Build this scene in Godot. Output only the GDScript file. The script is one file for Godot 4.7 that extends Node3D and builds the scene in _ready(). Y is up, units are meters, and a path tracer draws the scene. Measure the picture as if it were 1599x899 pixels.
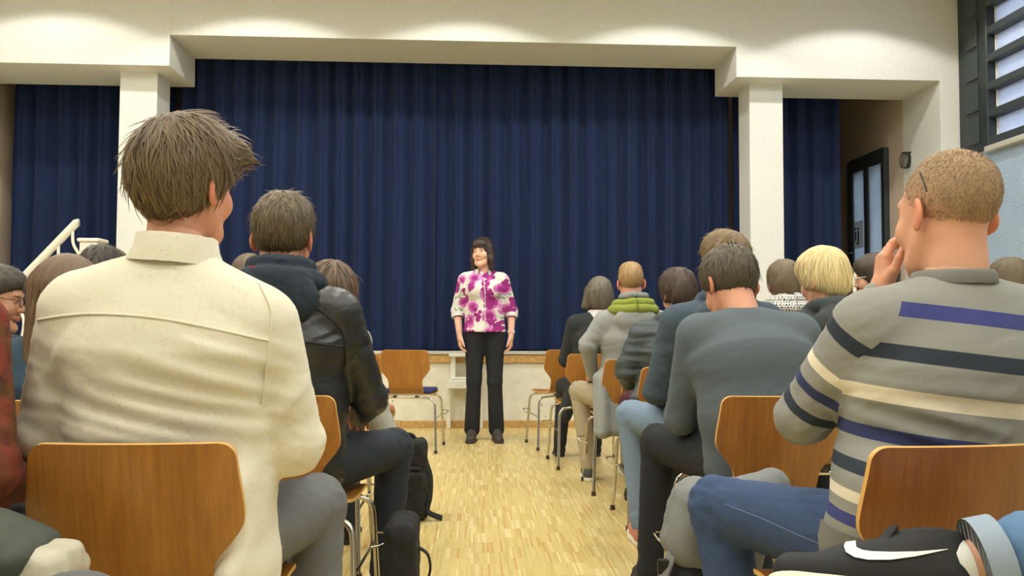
extends Node3D

const CEIL := 4.35
var M := {}
var used := {}
var nz := FastNoiseLite.new()
var head_base := {}
var hand_base := {}
var hand_fist := {}
var shoe_base := {}
var sole_base := {}

func _ready():
	var cam := Camera3D.new()
	cam.name = "camera"
	add_child(cam)
	cam.position = Vector3(0, 1.0, 0)
	cam.rotation = Vector3(0.0424, -0.0496, 0)
	cam.rotate_object_local(Vector3(0, 0, 1), 0.0040)
	cam.fov = 2.0 * rad_to_deg(atan(449.5 / 1250.0))
	cam.near = 0.02
	cam.far = 200.0
	cam.current = true
	var we := WorldEnvironment.new()
	we.name = "world_environment"
	var env := Environment.new()
	env.tonemap_mode = Environment.TONE_MAPPER_LINEAR
	env.tonemap_exposure = 1.02
	env.background_mode = Environment.BG_SKY
	var sky := Sky.new()
	var psm := ProceduralSkyMaterial.new()
	psm.sky_top_color = Color(0.74, 0.77, 0.81)
	psm.sky_horizon_color = Color(0.80, 0.82, 0.84)
	psm.ground_horizon_color = Color(0.5, 0.55, 0.6)
	psm.ground_bottom_color = Color(0.3, 0.32, 0.34)
	psm.sky_energy_multiplier = 5.0
	psm.sun_angle_max = 0.0
	sky.sky_material = psm
	env.sky = sky
	env.sdfgi_enabled = true
	env.ssao_enabled = true
	env.ssil_enabled = true
	we.environment = env
	add_child(we)
	nz.seed = 7
	nz.frequency = 1.0
	nz.noise_type = FastNoiseLite.TYPE_SIMPLEX_SMOOTH
	make_materials()
	ceiling_lamps()
	build_room()
	build_stage()
	build_bases()
	build_chairs()
	build_people()
	build_bags()

# ---------------------------------------------------------------- naming
func numbered(called: String) -> String:
	if not used.has(called):
		used[called] = 0
		return called
	used[called] += 1
	return "%s_%03d" % [called, used[called]]

func tag(o: Node, label: String, category := "", group := "", kind := ""):
	if label: o.set_meta("label", label)
	if category: o.set_meta("category", category)
	if group: o.set_meta("group", group)
	if kind: o.set_meta("kind", kind)
	return o

func base(called: String, where: Vector3, turn := 0.0) -> Node3D:
	var o := Node3D.new()
	o.name = numbered(called)
	add_child(o)
	o.position = where
	o.rotation.y = turn
	return o

func put(called: String, mesh: Mesh, m: Material, parent: Node, xf := Transform3D.IDENTITY) -> MeshInstance3D:
	var o := MeshInstance3D.new()
	o.name = numbered(called) if parent == self else called
	o.mesh = mesh
	o.material_override = m
	o.transform = xf
	parent.add_child(o, true)
	return o

func structure(called: String, mesh: Mesh, m: Material, label := "") -> MeshInstance3D:
	var o := put(called, mesh, m, self)
	tag(o, label, "", "", "structure")
	return o

# ---------------------------------------------------------------- mesh arrays: {v, n, i} plus optional c, uv
func arrays() -> Dictionary:
	return {"v": PackedVector3Array(), "n": PackedVector3Array(), "i": PackedInt32Array(), "c": PackedColorArray(), "uv": PackedVector2Array()}

func join(a: Dictionary, b: Dictionary, xf := Transform3D.IDENTITY):
	var off: int = a.v.size()
	var bv: PackedVector3Array = b.v
	var bn: PackedVector3Array = b.n
	var bi: PackedInt32Array = b.i
	var flip := xf.basis.determinant() < 0.0
	var nb := xf.basis.inverse().transposed()
	var av: PackedVector3Array = a.v
	var an: PackedVector3Array = a.n
	var ai: PackedInt32Array = a.i
	av.append_array(xf * bv)
	for k in bn.size(): an.append((nb * bn[k]).normalized())
	for k in range(0, bi.size(), 3):
		ai.append(bi[k] + off)
		if flip:
			ai.append(bi[k + 2] + off)
			ai.append(bi[k + 1] + off)
		else:
			ai.append(bi[k + 1] + off)
			ai.append(bi[k + 2] + off)
	a.v = av
	a.n = an
	a.i = ai
	if b.has("c") and b.c.size() == bv.size():
		var c: PackedColorArray = a.c
		c.append_array(b.c)
		a.c = c
	if b.has("uv") and b.uv.size() == bv.size():
		var u: PackedVector2Array = a.uv
		u.append_array(b.uv)
		a.uv = u

func to_mesh(a: Dictionary) -> ArrayMesh:
	var am := ArrayMesh.new()
	var arr := []
	arr.resize(Mesh.ARRAY_MAX)
	arr[Mesh.ARRAY_VERTEX] = a.v
	arr[Mesh.ARRAY_NORMAL] = a.n
	arr[Mesh.ARRAY_INDEX] = a.i
	if a.has("c") and a.c.size() == a.v.size(): arr[Mesh.ARRAY_COLOR] = a.c
	if a.has("uv") and a.uv.size() == a.v.size(): arr[Mesh.ARRAY_TEX_UV] = a.uv
	am.add_surface_from_arrays(Mesh.PRIMITIVE_TRIANGLES, arr)
	return am

func renorm(a: Dictionary):
	var v: PackedVector3Array = a.v
	var ix: PackedInt32Array = a.i
	var n := PackedVector3Array()
	n.resize(v.size())
	n.fill(Vector3.ZERO)
	for k in range(0, ix.size(), 3):
		var i0 := ix[k]
		var i1 := ix[k + 1]
		var i2 := ix[k + 2]
		var fn := (v[i2] - v[i0]).cross(v[i1] - v[i0])
		n[i0] += fn
		n[i1] += fn
		n[i2] += fn
	for k in n.size(): n[k] = n[k].normalized()
	a.n = n

# make every triangle wind the way its vertex normals point
func orient(a: Dictionary) -> Dictionary:
	var v: PackedVector3Array = a.v
	var n: PackedVector3Array = a.n
	var ix: PackedInt32Array = a.i
	for k in range(0, ix.size(), 3):
		var i0 := ix[k]
		var i1 := ix[k + 1]
		var i2 := ix[k + 2]
		if (v[i2] - v[i0]).cross(v[i1] - v[i0]).dot(n[i0] + n[i1] + n[i2]) < 0.0:
			ix[k + 1] = i2
			ix[k + 2] = i1
	a.i = ix
	return a

func tint(a: Dictionary, col: Color):
	var c := PackedColorArray()
	c.resize(a.v.size())
	c.fill(col)
	a.c = c

# a box with chamfered edges, centre and full size
func box_arr(ctr: Vector3, size: Vector3, ch := 0.004) -> Dictionary:
	var a := arrays()
	var h := size * 0.5
	ch = minf(ch, minf(h.x, minf(h.y, h.z)) * 0.9)
	var st_v := PackedVector3Array()
	var st_n := PackedVector3Array()
	var idx := PackedInt32Array()
	for ax in 3:
		for sg in [-1.0, 1.0]:
			var n := Vector3.ZERO
			n[ax] = sg
			var u := Vector3.ZERO
			u[(ax + 1) % 3] = 1.0
			var w := n.cross(u)
			var hu := h[(ax + 1) % 3] - ch
			var hw := absf(w.dot(h)) - ch
			var c := ctr + n * absf(n.dot(h))
			var o := st_v.size()
			for q in [[-1, -1], [1, -1], [1, 1], [-1, 1]]:
				st_v.append(c + u * hu * q[0] + w * hw * q[1])
				st_n.append(n)
			idx.append_array([o, o + 2, o + 1, o, o + 3, o + 2])
	# chamfer strips
	for ax in 3:
		var b1 := (ax + 1) % 3
		var b2 := (ax + 2) % 3
		for s1 in [-1.0, 1.0]:
			for s2 in [-1.0, 1.0]:
				var n1 := Vector3.ZERO
				n1[b1] = s1
				var n2 := Vector3.ZERO
				n2[b2] = s2
				var nn := (n1 + n2).normalized()
				var e := Vector3.ZERO
				e[ax] = h[ax] - ch
				var pa := Vector3.ZERO
				pa[b1] = s1 * h[b1]
				pa[b2] = s2 * (h[b2] - ch)
				var pb := Vector3.ZERO
				pb[b1] = s1 * (h[b1] - ch)
				pb[b2] = s2 * h[b2]
				var o := st_v.size()
				st_v.append_array([ctr + pa - e, ctr + pb - e, ctr + pb + e, ctr + pa + e])
				for q in 4: st_n.append(nn)
				var fn := (st_v[o + 1] - st_v[o]).cross(st_v[o + 2] - st_v[o])
				if fn.dot(nn) > 0: idx.append_array([o, o + 2, o + 1, o, o + 3, o + 2])
				else: idx.append_array([o, o + 1, o + 2, o, o + 2, o + 3])
	a.v = st_v
	a.n = st_n
	a.i = idx
	return orient(a)

func box(ctr: Vector3, size: Vector3, ch := 0.004) -> ArrayMesh:
	return to_mesh(box_arr(ctr, size, ch))

# box from corner ranges: x0..x1, y0..y1, depth d0..d1 (depth runs away from the camera, z = -depth)
func slab(x0, x1, y0, y1, d0, d1, ch := 0.003) -> ArrayMesh:
	return box(Vector3((x0 + x1) * 0.5, (y0 + y1) * 0.5, -(d0 + d1) * 0.5), Vector3(absf(x1 - x0), absf(y1 - y0), absf(d1 - d0)), ch)

func slab_arr(x0, x1, y0, y1, d0, d1, ch := 0.003) -> Dictionary:
	return box_arr(Vector3((x0 + x1) * 0.5, (y0 + y1) * 0.5, -(d0 + d1) * 0.5), Vector3(absf(x1 - x0), absf(y1 - y0), absf(d1 - d0)), ch)

# polyline with rounded corners
func fillet(pts: Array, r: float, steps := 4) -> PackedVector3Array:
	var out := PackedVector3Array()
	out.append(pts[0])
	for k in range(1, pts.size() - 1):
		var p: Vector3 = pts[k]
		var d0: Vector3 = (pts[k - 1] - p)
		var d1: Vector3 = (pts[k + 1] - p)
		var rr := minf(r, minf(d0.length(), d1.length()) * 0.45)
		var a := p + d0.normalized() * rr
		var b := p + d1.normalized() * rr
		for s in steps + 1:
			var t := float(s) / steps
			out.append(a.lerp(p, t).lerp(p.lerp(b, t), t))
	out.append(pts[-1])
	return out

# tube along a polyline; radius is a number or one per point; flat squeezes it along the second axis
func tube(pts, radius, sides := 8, flat := 1.0, upv := Vector3.UP) -> Dictionary:
	var a := arrays()
	var v := PackedVector3Array()
	var n := PackedVector3Array()
	var idx := PackedInt32Array()
	var cnt: int = pts.size()
	var side := Vector3.ZERO
	for k in cnt:
		var p: Vector3 = pts[k]
		var dir: Vector3 = (pts[mini(k + 1, cnt - 1)] - pts[maxi(k - 1, 0)]).normalized()
		if k == 0:
			side = dir.cross(upv)
			if side.length() < 0.05: side = dir.cross(Vector3(1, 0, 0.3))
		side = (side - dir * side.dot(dir)).normalized()
		var up := side.cross(dir)
		var r: float = radius[k] if (radius is Array or radius is PackedFloat32Array) else radius
		for s in sides:
			var t := TAU * s / sides
			v.append(p + side * cos(t) * r + up * sin(t) * r * flat)
			n.append((side * cos(t) * flat + up * sin(t)).normalized())
	for k in cnt - 1:
		for s in sides:
			var i0 := k * sides + s
			var i1 := k * sides + (s + 1) % sides
			idx.append_array([i0, i1, i0 + sides, i1, i1 + sides, i0 + sides])
	for e in [0, cnt - 1]:
		var c := v.size()
		v.append(pts[e])
		var dn: Vector3 = (pts[1] - pts[0]) if e == 0 else (pts[cnt - 2] - pts[cnt - 1])
		n.append(-dn.normalized())
		for s in sides:
			if e == 0: idx.append_array([c, e * sides + (s + 1) % sides, e * sides + s])
			else: idx.append_array([c, e * sides + s, e * sides + (s + 1) % sides])
	a.v = v
	a.n = n
	a.i = idx
	return orient(a)

func smooth(pts: Array, per := 6) -> PackedVector3Array:
	var out := PackedVector3Array()
	for k in pts.size() - 1:
		var p0: Vector3 = pts[maxi(k - 1, 0)]
		var p1: Vector3 = pts[k]
		var p2: Vector3 = pts[k + 1]
		var p3: Vector3 = pts[mini(k + 2, pts.size() - 1)]
		for s in per:
			out.append(p1.cubic_interpolate(p2, p0, p3, float(s) / per))
	out.append(pts[-1])
	return out

# swept band: a ring (part of an ellipse) with a closed cross-section of (outward, up) points
func ring_band(ctr: Vector3, bas: Basis, rx: float, rz: float, prof: Array, a0: float, a1: float, steps: int, wob := 0.0) -> Dictionary:
	var a := arrays()
	var v := PackedVector3Array()
	var idx := PackedInt32Array()
	var np := prof.size()
	for k in steps + 1:
		var t := lerpf(a0, a1, float(k) / steps)
		var d := Vector3(sin(t), 0, cos(t))
		for q in np:
			var pr: Vector2 = prof[q]
			var w := wob * nz.get_noise_3d(t * 2.0, q * 0.4, ctr.x * 9.0)
			v.append(ctr + bas * Vector3(d.x * (rx + pr.x + w), pr.y + w, d.z * (rz + pr.x + w)))
	for k in steps:
		for q in np:
			var i0 := k * np + q
			var i1 := k * np + (q + 1) % np
			idx.append_array([i0, i0 + np, i1, i1, i0 + np, i1 + np])
	a.v = v
	a.i = idx
	renorm(a)
	return a

func lin(r: float, g: float, b: float) -> Color:
	return Color(r / 255.0, g / 255.0, b / 255.0).srgb_to_linear()

func V(x: float, y: float, d: float) -> Vector3:
	return Vector3(x, y, -d)

func pv(q) -> Vector3:
	return Vector3(q[0], q[1], -q[2])

# ---------------------------------------------------------------- distance field, meshed as surface nets
class Field:
	var o := Vector3.ZERO
	var c := 0.01
	var nx := 0
	var ny := 0
	var nzz := 0
	var mar := 0.0
	var f := PackedFloat32Array()
	var r := [0, 0, 0, 0, 0, 0]
	func _init(lo: Vector3, hi: Vector3, cell: float):
		c = cell
		o = lo
		mar = 2.5 * cell
		nx = int((hi.x - lo.x) / c) + 2
		ny = int((hi.y - lo.y) / c) + 2
		nzz = int((hi.z - lo.z) / c) + 2
		f.resize(nx * ny * nzz)
		f.fill(1.0)
	func rng(lo: Vector3, hi: Vector3):
		r = [clampi(int((lo.x - o.x) / c), 0, nx), clampi(int((hi.x - o.x) / c) + 2, 0, nx),
			clampi(int((lo.y - o.y) / c), 0, ny), clampi(int((hi.y - o.y) / c) + 2, 0, ny),
			clampi(int((lo.z - o.z) / c), 0, nzz), clampi(int((hi.z - o.z) / c) + 2, 0, nzz)]
	# tapered capsule, widened wk times along w
	func cap(a: Vector3, b: Vector3, ra: float, rb: float, k := 0.02, w := Vector3.ZERO, wk := 1.0):
		var m := k + mar
		var g := Vector3.ONE * m
		var wa := Vector3(absf(w.x), absf(w.y), absf(w.z)) * (wk - 1.0)
		var ga := g + (Vector3.ONE + wa) * ra
		var gb := g + (Vector3.ONE + wa) * rb
		rng((a - ga).min(b - gb), (a + ga).max(b + gb))
		var wi := 1.0 / wk - 1.0
		var ba := b - a
		ba += w * (ba.dot(w) * wi)
		var ib := 1.0 / maxf(ba.length_squared(), 1e-9)
		var dr := rb - ra
		var ik := 0.25 / k
		var x0: int = r[0]
		var x1: int = r[1]
		for iz in range(r[4], r[5]):
			for iy in range(r[2], r[3]):
				var i := (iz * ny + iy) * nx + x0
				var pa := Vector3(o.x + x0 * c, o.y + iy * c, o.z + iz * c) - a
				for ix in range(x0, x1):
					var q := pa + w * (pa.dot(w) * wi)
					var h := clampf(q.dot(ba) * ib, 0.0, 1.0)
					var d := (q - ba * h).length() - ra - dr * h
					var e := f[i]
					if d < e + k:
						var t := k - absf(d - e)
						f[i] = minf(d, e) - (t * t * ik if t > 0.0 else 0.0)
					i += 1
					pa.x += c
	# ellipsoid; sub carves it away
	func ell(ce: Vector3, rad: Vector3, k := 0.02, bas := Basis.IDENTITY, sub := false):
		var m := k + mar
		var R := maxf(rad.x, maxf(rad.y, rad.z)) + m
		rng(ce - Vector3.ONE * R, ce + Vector3.ONE * R)
		var inv := bas.inverse()
		var ir := Vector3(1.0 / rad.x, 1.0 / rad.y, 1.0 / rad.z)
		var mn := minf(rad.x, minf(rad.y, rad.z))
		var ik := 0.25 / k
		for iz in range(r[4], r[5]):
			for iy in range(r[2], r[3]):
				var i: int = (iz * ny + iy) * nx + r[0]
				for ix in range(r[0], r[1]):
					var p := inv * (Vector3(o.x + ix * c, o.y + iy * c, o.z + iz * c) - ce)
					var q := p * ir
					var k0 := q.length()
					var k1 := (q * ir).length()
					var d := (k0 * (k0 - 1.0) / k1) if k1 > 1e-6 else -mn
					var e := f[i]
					if sub:
						d = -d
						if d > e - k:
							var t := k - absf(d - e)
							f[i] = maxf(d, e) + (t * t * ik if t > 0.0 else 0.0)
					elif d < e + k:
						var t := k - absf(d - e)
						f[i] = minf(d, e) - (t * t * ik if t > 0.0 else 0.0)
					i += 1
	# rounded box
	func rbox(ce: Vector3, half: Vector3, rr: float, k := 0.02, bas := Basis.IDENTITY):
		var R := half.length() + k + mar
		rng(ce - Vector3.ONE * R, ce + Vector3.ONE * R)
		var inv := bas.inverse()
		var hb := half - Vector3.ONE * rr
		var ik := 0.25 / k
		for iz in range(r[4], r[5]):
			for iy in range(r[2], r[3]):
				var i: int = (iz * ny + iy) * nx + r[0]
				for ix in range(r[0], r[1]):
					var q := (inv * (Vector3(o.x + ix * c, o.y + iy * c, o.z + iz * c) - ce)).abs() - hb
					var d := q.max(Vector3.ZERO).length() + minf(maxf(q.x, maxf(q.y, q.z)), 0.0) - rr
					var e := f[i]
					if d < e + k:
						var t := k - absf(d - e)
						f[i] = minf(d, e) - (t * t * ik if t > 0.0 else 0.0)
					i += 1
	# cut away the side of a plane that its normal points to
	func plane(n: Vector3, h: float, k := 0.01):
		var ik := 0.25 / k
		var i := 0
		for iz in nzz:
			for iy in ny:
				for ix in nx:
					var e := f[i]
					if e < 0.3:
						var d := n.dot(Vector3(o.x + ix * c, o.y + iy * c, o.z + iz * c)) - h
						if d > e - k:
							var t := k - absf(d - e)
							f[i] = maxf(d, e) + (t * t * ik if t > 0.0 else 0.0)
					i += 1
	func val(p: Vector3) -> float:
		var q := (p - o) / c
		var x := clampi(int(q.x), 0, nx - 2)
		var y := clampi(int(q.y), 0, ny - 2)
		var z := clampi(int(q.z), 0, nzz - 2)
		var tx := q.x - x
		var ty := q.y - y
		var tz := q.z - z
		var i := (z * ny + y) * nx + x
		var s := nx * ny
		var a := lerpf(lerpf(f[i], f[i + 1], tx), lerpf(f[i + nx], f[i + nx + 1], tx), ty)
		var b := lerpf(lerpf(f[i + s], f[i + s + 1], tx), lerpf(f[i + s + nx], f[i + s + nx + 1], tx), ty)
		return lerpf(a, b, tz)
	func grad(p: Vector3) -> Vector3:
		var h := c
		return Vector3(val(p + Vector3(h, 0, 0)) - val(p - Vector3(h, 0, 0)), val(p + Vector3(0, h, 0)) - val(p - Vector3(0, h, 0)), val(p + Vector3(0, 0, h)) - val(p - Vector3(0, 0, h))).normalized()
	# first surface point met when going from a along direction d
	func hit(a: Vector3, d: Vector3, far := 1.0) -> Vector3:
		var t := 0.0
		while t < far:
			var e := val(a + d * t)
			if e < 0.0015: break
			t += clampf(e * 0.6, 0.0015, 0.02)
		return a + d * t
	func mesh() -> Dictionary:
		var v := PackedVector3Array()
		var n := PackedVector3Array()
		var idx := PackedInt32Array()
		var map := PackedInt32Array()
		map.resize(f.size())
		map.fill(-1)
		var sy := nx
		var sz := nx * ny
		var lim := 2.2 * c
		for iz in range(1, nzz - 1):
			for iy in range(1, ny - 1):
				var i := (iz * ny + iy) * nx
				for ix in range(1, nx - 1):
					i += 1
					var e0 := f[i]
					if e0 > lim or e0 < -lim: continue
					var e1 := f[i + 1]
					var e2 := f[i + sy]
					var e3 := f[i + sy + 1]
					var e4 := f[i + sz]
					var e5 := f[i + sz + 1]
					var e6 := f[i + sz + sy]
					var e7 := f[i + sz + sy + 1]
					var lo := minf(minf(minf(e0, e1), minf(e2, e3)), minf(minf(e4, e5), minf(e6, e7)))
					if lo >= 0.0: continue
					var hi := maxf(maxf(maxf(e0, e1), maxf(e2, e3)), maxf(maxf(e4, e5), maxf(e6, e7)))
					if hi < 0.0: continue
					var g := Vector3(e1 + e3 + e5 + e7 - e0 - e2 - e4 - e6, e2 + e3 + e6 + e7 - e0 - e1 - e4 - e5, e4 + e5 + e6 + e7 - e0 - e1 - e2 - e3) * 0.25
					var me := (e0 + e1 + e2 + e3 + e4 + e5 + e6 + e7) * 0.125
					var g2 := maxf(g.length_squared(), 1e-10)
					var off := (g * (-me / g2)).clamp(Vector3(-0.5, -0.5, -0.5), Vector3(0.5, 0.5, 0.5))
					map[i] = v.size()
					v.append(o + Vector3(ix + 0.5 + off.x, iy + 0.5 + off.y, iz + 0.5 + off.z) * c)
					n.append(g.normalized())
					var A := map[i]
					var s0 := e0 < 0.0
					if s0 != (e1 < 0.0):
						quad(idx, A, map[i - sz], map[i - sy - sz], map[i - sy], s0)
					if s0 != (e2 < 0.0):
						quad(idx, A, map[i - 1], map[i - 1 - sz], map[i - sz], s0)
					if s0 != (e4 < 0.0):
						quad(idx, A, map[i - sy], map[i - sy - 1], map[i - 1], s0)
		return {"v": v, "n": n, "i": idx}
	func quad(idx: PackedInt32Array, a: int, b: int, cc: int, d: int, s: bool):
		if b < 0 or cc < 0 or d < 0: return
		if s:
			idx.append(a); idx.append(b); idx.append(cc)
			idx.append(a); idx.append(cc); idx.append(d)
		else:
			idx.append(a); idx.append(cc); idx.append(b)
			idx.append(a); idx.append(d); idx.append(cc)

# ---------------------------------------------------------------- materials
func std(col: Color, rough := 0.8, metal := 0.0) -> StandardMaterial3D:
	var m := StandardMaterial3D.new()
	m.albedo_color = col
	m.roughness = rough
	m.metallic = metal
	return m

func c8(r: float, g: float, b: float) -> Color:
	return Color(r / 255.0, g / 255.0, b / 255.0)

func itex(img: Image) -> ImageTexture:
	img.generate_mipmaps()
	return ImageTexture.create_from_image(img)

# grey noise texture between two brightnesses, seamless
func noise_tex(size: int, freq: float, lo: float, hi: float, sd := 3, oct := 4, typ := FastNoiseLite.TYPE_SIMPLEX_SMOOTH) -> ImageTexture:
	var n := FastNoiseLite.new()
	n.seed = sd
	n.frequency = freq
	n.noise_type = typ
	n.fractal_octaves = oct
	var im := n.get_seamless_image(size, size)
	im.convert(Image.FORMAT_RGB8)
	var d := im.get_data()
	for k in d.size(): d[k] = int(255.0 * lerpf(lo, hi, d[k] / 255.0))
	return itex(Image.create_from_data(size, size, false, Image.FORMAT_RGB8, d))

func tri(m: StandardMaterial3D, tex: Texture2D, scale: float, height: Texture2D = null, hs := 0.1) -> StandardMaterial3D:
	if tex: m.albedo_texture = tex
	m.uv1_triplanar = true
	m.uv1_scale = Vector3.ONE * scale
	if height:
		m.heightmap_enabled = true
		m.heightmap_texture = height
		m.heightmap_scale = hs
	return m

func make_materials():
	var fine := noise_tex(256, 0.09, 0.78, 1.0, 5, 4)
	var coarse := noise_tex(256, 0.02, 0.86, 1.0, 9, 5)
	var bumpy := noise_tex(256, 0.05, 0.0, 1.0, 11, 4)
	var weave_img := Image.create(128, 128, false, Image.FORMAT_RGB8)
	var rg := RandomNumberGenerator.new()
	rg.seed = 4
	for y in 128:
		for x in 128:
			var w := 0.84 + 0.09 * float((x / 2 + y / 2) % 2) + rg.randf() * 0.09
			weave_img.set_pixel(x, y, Color(w, w, w))
	var weave := itex(weave_img)
	var denim_img := Image.create(256, 256, false, Image.FORMAT_RGB8)
	for y in 256:
		for x in 256:
			var w := 0.72 + 0.10 * float(((x + y) / 2) % 2) + 0.18 * rg.randf()
			denim_img.set_pixel(x, y, Color(w, w, w))
	var denim := itex(denim_img)
	M.fine = fine
	# flecked wool of the cream shirt
	var wool := Image.create(1024, 1024, false, Image.FORMAT_RGB8)
	for y in 1024:
		for x in 1024:
			var w := 0.93 + 0.07 * rg.randf()
			wool.set_pixel(x, y, Color(w, w, w * 0.99))
	for k in 700:
		var x := rg.randi_range(0, 1015)
		var y := rg.randi_range(0, 1015)
		var d := rg.randf_range(0.55, 0.85)
		var col := Color(d, d * 0.95, d * 0.84)
		if rg.randf() < 0.6: wool.fill_rect(Rect2i(x, y, rg.randi_range(3, 9), 2), col)
		else: wool.fill_rect(Rect2i(x, y, 2, rg.randi_range(3, 7)), col)
	M.cream = tri(std(c8(228, 221, 200), 0.92), itex(wool), 2.6)
	M.cream.rim_enabled = true
	M.cream.rim = 0.15
	# parquet of narrow upright strips, laid in bands
	var par := Image.create(1024, 1024, false, Image.FORMAT_RGB8)
	for by in 8:
		for sx in 128:
			var t := rg.randf()
			var col := c8(222, 202, 134).lerp(c8(206, 182, 110), t * t)
			if rg.randf() < 0.12: col = c8(234, 214, 158)
			if rg.randf() < 0.07: col = c8(206, 168, 100)
			var off := 0 if (sx / 16) % 2 == 0 else 64
			par.fill_rect(Rect2i(sx * 8, (by * 128 + off) % 1024, 8, 128), col)
			if off: par.fill_rect(Rect2i(sx * 8, 0, 8, 64), col)
	for x in 128: par.fill_rect(Rect2i(x * 8, 0, 1, 1024), c8(212, 178, 110))
	for k in 8:
		for b in 8:
			par.fill_rect(Rect2i(k * 128, (b * 128 + (0 if k % 2 == 0 else 64)) % 1024, 128, 1), c8(212, 178, 112))
	M.floor = std(Color.WHITE, 0.34)
	M.floor.albedo_texture = itex(par)
	M.floor.clearcoat_enabled = true
	M.floor.clearcoat = 0.25
	M.floor.clearcoat_roughness = 0.35
	# plywood of the chair shells
	for tone in 3:
		var wd := Image.create(256, 512, false, Image.FORMAT_RGB8)
		var wn := FastNoiseLite.new()
		wn.seed = 31 + tone
		wn.frequency = 1.0
		var c0: Color = [c8(182, 126, 54), c8(170, 112, 44), c8(156, 96, 38)][tone]
		var c1: Color = [c8(148, 94, 34), c8(136, 82, 28), c8(122, 70, 24)][tone]
		for y in 512:
			for x in 256:
				var a := wn.get_noise_2d(x * 0.12, y * 0.006) * 0.5 + wn.get_noise_2d(x * 0.5 + 40.0, y * 0.02) * 0.35 + wn.get_noise_2d(x * 0.02, y * 0.004 + 9.0) * 0.6
				wd.set_pixel(x, y, c0.lerp(c1, clampf(0.5 + a * 0.8, 0.0, 1.0)))
		var wm := std(Color.WHITE, 0.36)
		wm.albedo_texture = itex(wd)
		wm.clearcoat_enabled = true
		wm.clearcoat = 0.35
		wm.clearcoat_roughness = 0.25
		M["ply%d" % tone] = wm
	M.ply_edge = std(c8(214, 166, 92), 0.5)
	M.trim_wood = tri(std(c8(214, 170, 100), 0.5), noise_tex(256, 0.03, 0.8, 1.0, 21, 4), 3.0)
	M.wall = tri(std(c8(229, 229, 222), 0.9), noise_tex(256, 0.06, 0.96, 1.0, 2, 4), 1.6)
	M.wall_side = tri(std(c8(216, 196, 176), 0.9), noise_tex(256, 0.06, 0.955, 1.0, 2, 4), 1.6, bumpy, 0.02)
	M.ceiling = std(c8(232, 232, 228), 0.95)
	M.plaster = tri(std(c8(188, 210, 236), 0.9), noise_tex(512, 0.05, 0.8, 1.0, 17, 4), 2.4, noise_tex(512, 0.045, 0.0, 1.0, 17, 4), 0.7)
	M.white_paint = std(c8(232, 230, 216), 0.45)
	M.stage_white = tri(std(c8(233, 228, 208), 0.7), noise_tex(256, 0.02, 0.93, 1.0, 33, 5), 1.0)
	M.stage_floor = tri(std(c8(120, 92, 60), 0.6), coarse, 1.0)
	M.stage_lip = std(c8(190, 186, 176), 0.4)
	M.scuff = std(c8(70, 66, 60), 0.8)
	M.curtain = tri(std(c8(11, 35, 78), 0.95), fine, 6.0)
	M.curtain.rim_enabled = true
	M.curtain.rim = 0.1
	M.dark_frame = std(c8(44, 52, 54), 0.45)
	M.dark_bar = std(c8(58, 66, 70), 0.5)
	M.chrome = std(c8(206, 200, 190), 0.16, 1.0)
	M.cap_rubber = std(c8(60, 48, 36), 0.6)
	M.black_plastic = std(c8(24, 24, 24), 0.5)
	M.blue_pad = tri(std(c8(52, 58, 110), 0.95), weave, 20.0)
	M.paper = std(c8(226, 230, 234), 0.8)
	M.paper.backlight_enabled = true
	M.paper.backlight = Color(0.8, 0.8, 0.8)
	M.ink = std(c8(50, 54, 60), 0.8)
	M.lamp_ring = std(c8(220, 220, 216), 0.4)
	M.lamp_glow = std(c8(255, 240, 214), 0.5)
	M.lamp_glow.emission_enabled = true
	M.lamp_glow.emission = c8(255, 236, 204)
	M.lamp_glow.emission_energy_multiplier = 4.0
	var pane := std(c8(204, 208, 214), 0.5)
	tri(pane, noise_tex(512, 0.05, 0.85, 1.0, 19, 4), 2.4, noise_tex(512, 0.045, 0.0, 1.0, 19, 4), 0.7)
	pane.backlight_enabled = true
	pane.backlight = Color(0.86, 0.87, 0.90)
	M.pane = pane
	M.door_glass = std(c8(160, 172, 186), 0.25)
	M.door_glass.backlight_enabled = true
	M.door_glass.backlight = Color(0.55, 0.58, 0.60)
	# clothes
	M.skin = std(Color.WHITE, 0.55)
	M.skin.vertex_color_use_as_albedo = true
	M.skin.subsurf_scatter_enabled = true
	M.skin.subsurf_scatter_strength = 0.12
	M.hair = std(Color.WHITE, 0.5)
	M.hair.vertex_color_use_as_albedo = true
	M.fuzz = std(Color.WHITE, 0.85)
	M.fuzz.vertex_color_use_as_albedo = true
	M.eye = std(c8(40, 30, 26), 0.15)
	M.grey_jeans = tri(std(c8(122, 124, 124), 0.9), denim, 14.0)
	M.grey_jeans_dark = tri(std(c8(104, 104, 102), 0.9), denim, 14.0)
	M.dark_jeans = tri(std(c8(38, 46, 56), 0.85), denim, 14.0)
	M.black_jeans = tri(std(c8(36, 38, 42), 0.9), denim, 14.0)
	M.blue_jeans = tri(std(c8(62, 84, 122), 0.9), denim, 14.0)
	M.light_jeans = tri(std(c8(138, 160, 182), 0.9), denim, 14.0)
	M.sky_jeans = tri(std(c8(104, 142, 182), 0.9), denim, 14.0)
	M.jeans_hem = tri(std(c8(168, 184, 200), 0.9), denim, 14.0)
	M.beige_trousers = tri(std(c8(178, 164, 134), 0.9), weave, 16.0)
	M.suit_black = tri(std(c8(44, 46, 48), 0.9), weave, 16.0)
	M.leather = tri(std(c8(36, 38, 37), 0.38), fine, 9.0, bumpy, 0.05)
	M.leather.clearcoat_enabled = true
	M.leather.clearcoat = 0.2
	M.leather.clearcoat_roughness = 0.4
	M.navy_fleece = tri(std(c8(44, 54, 66), 0.98), fine, 10.0, bumpy, 0.03)
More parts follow.
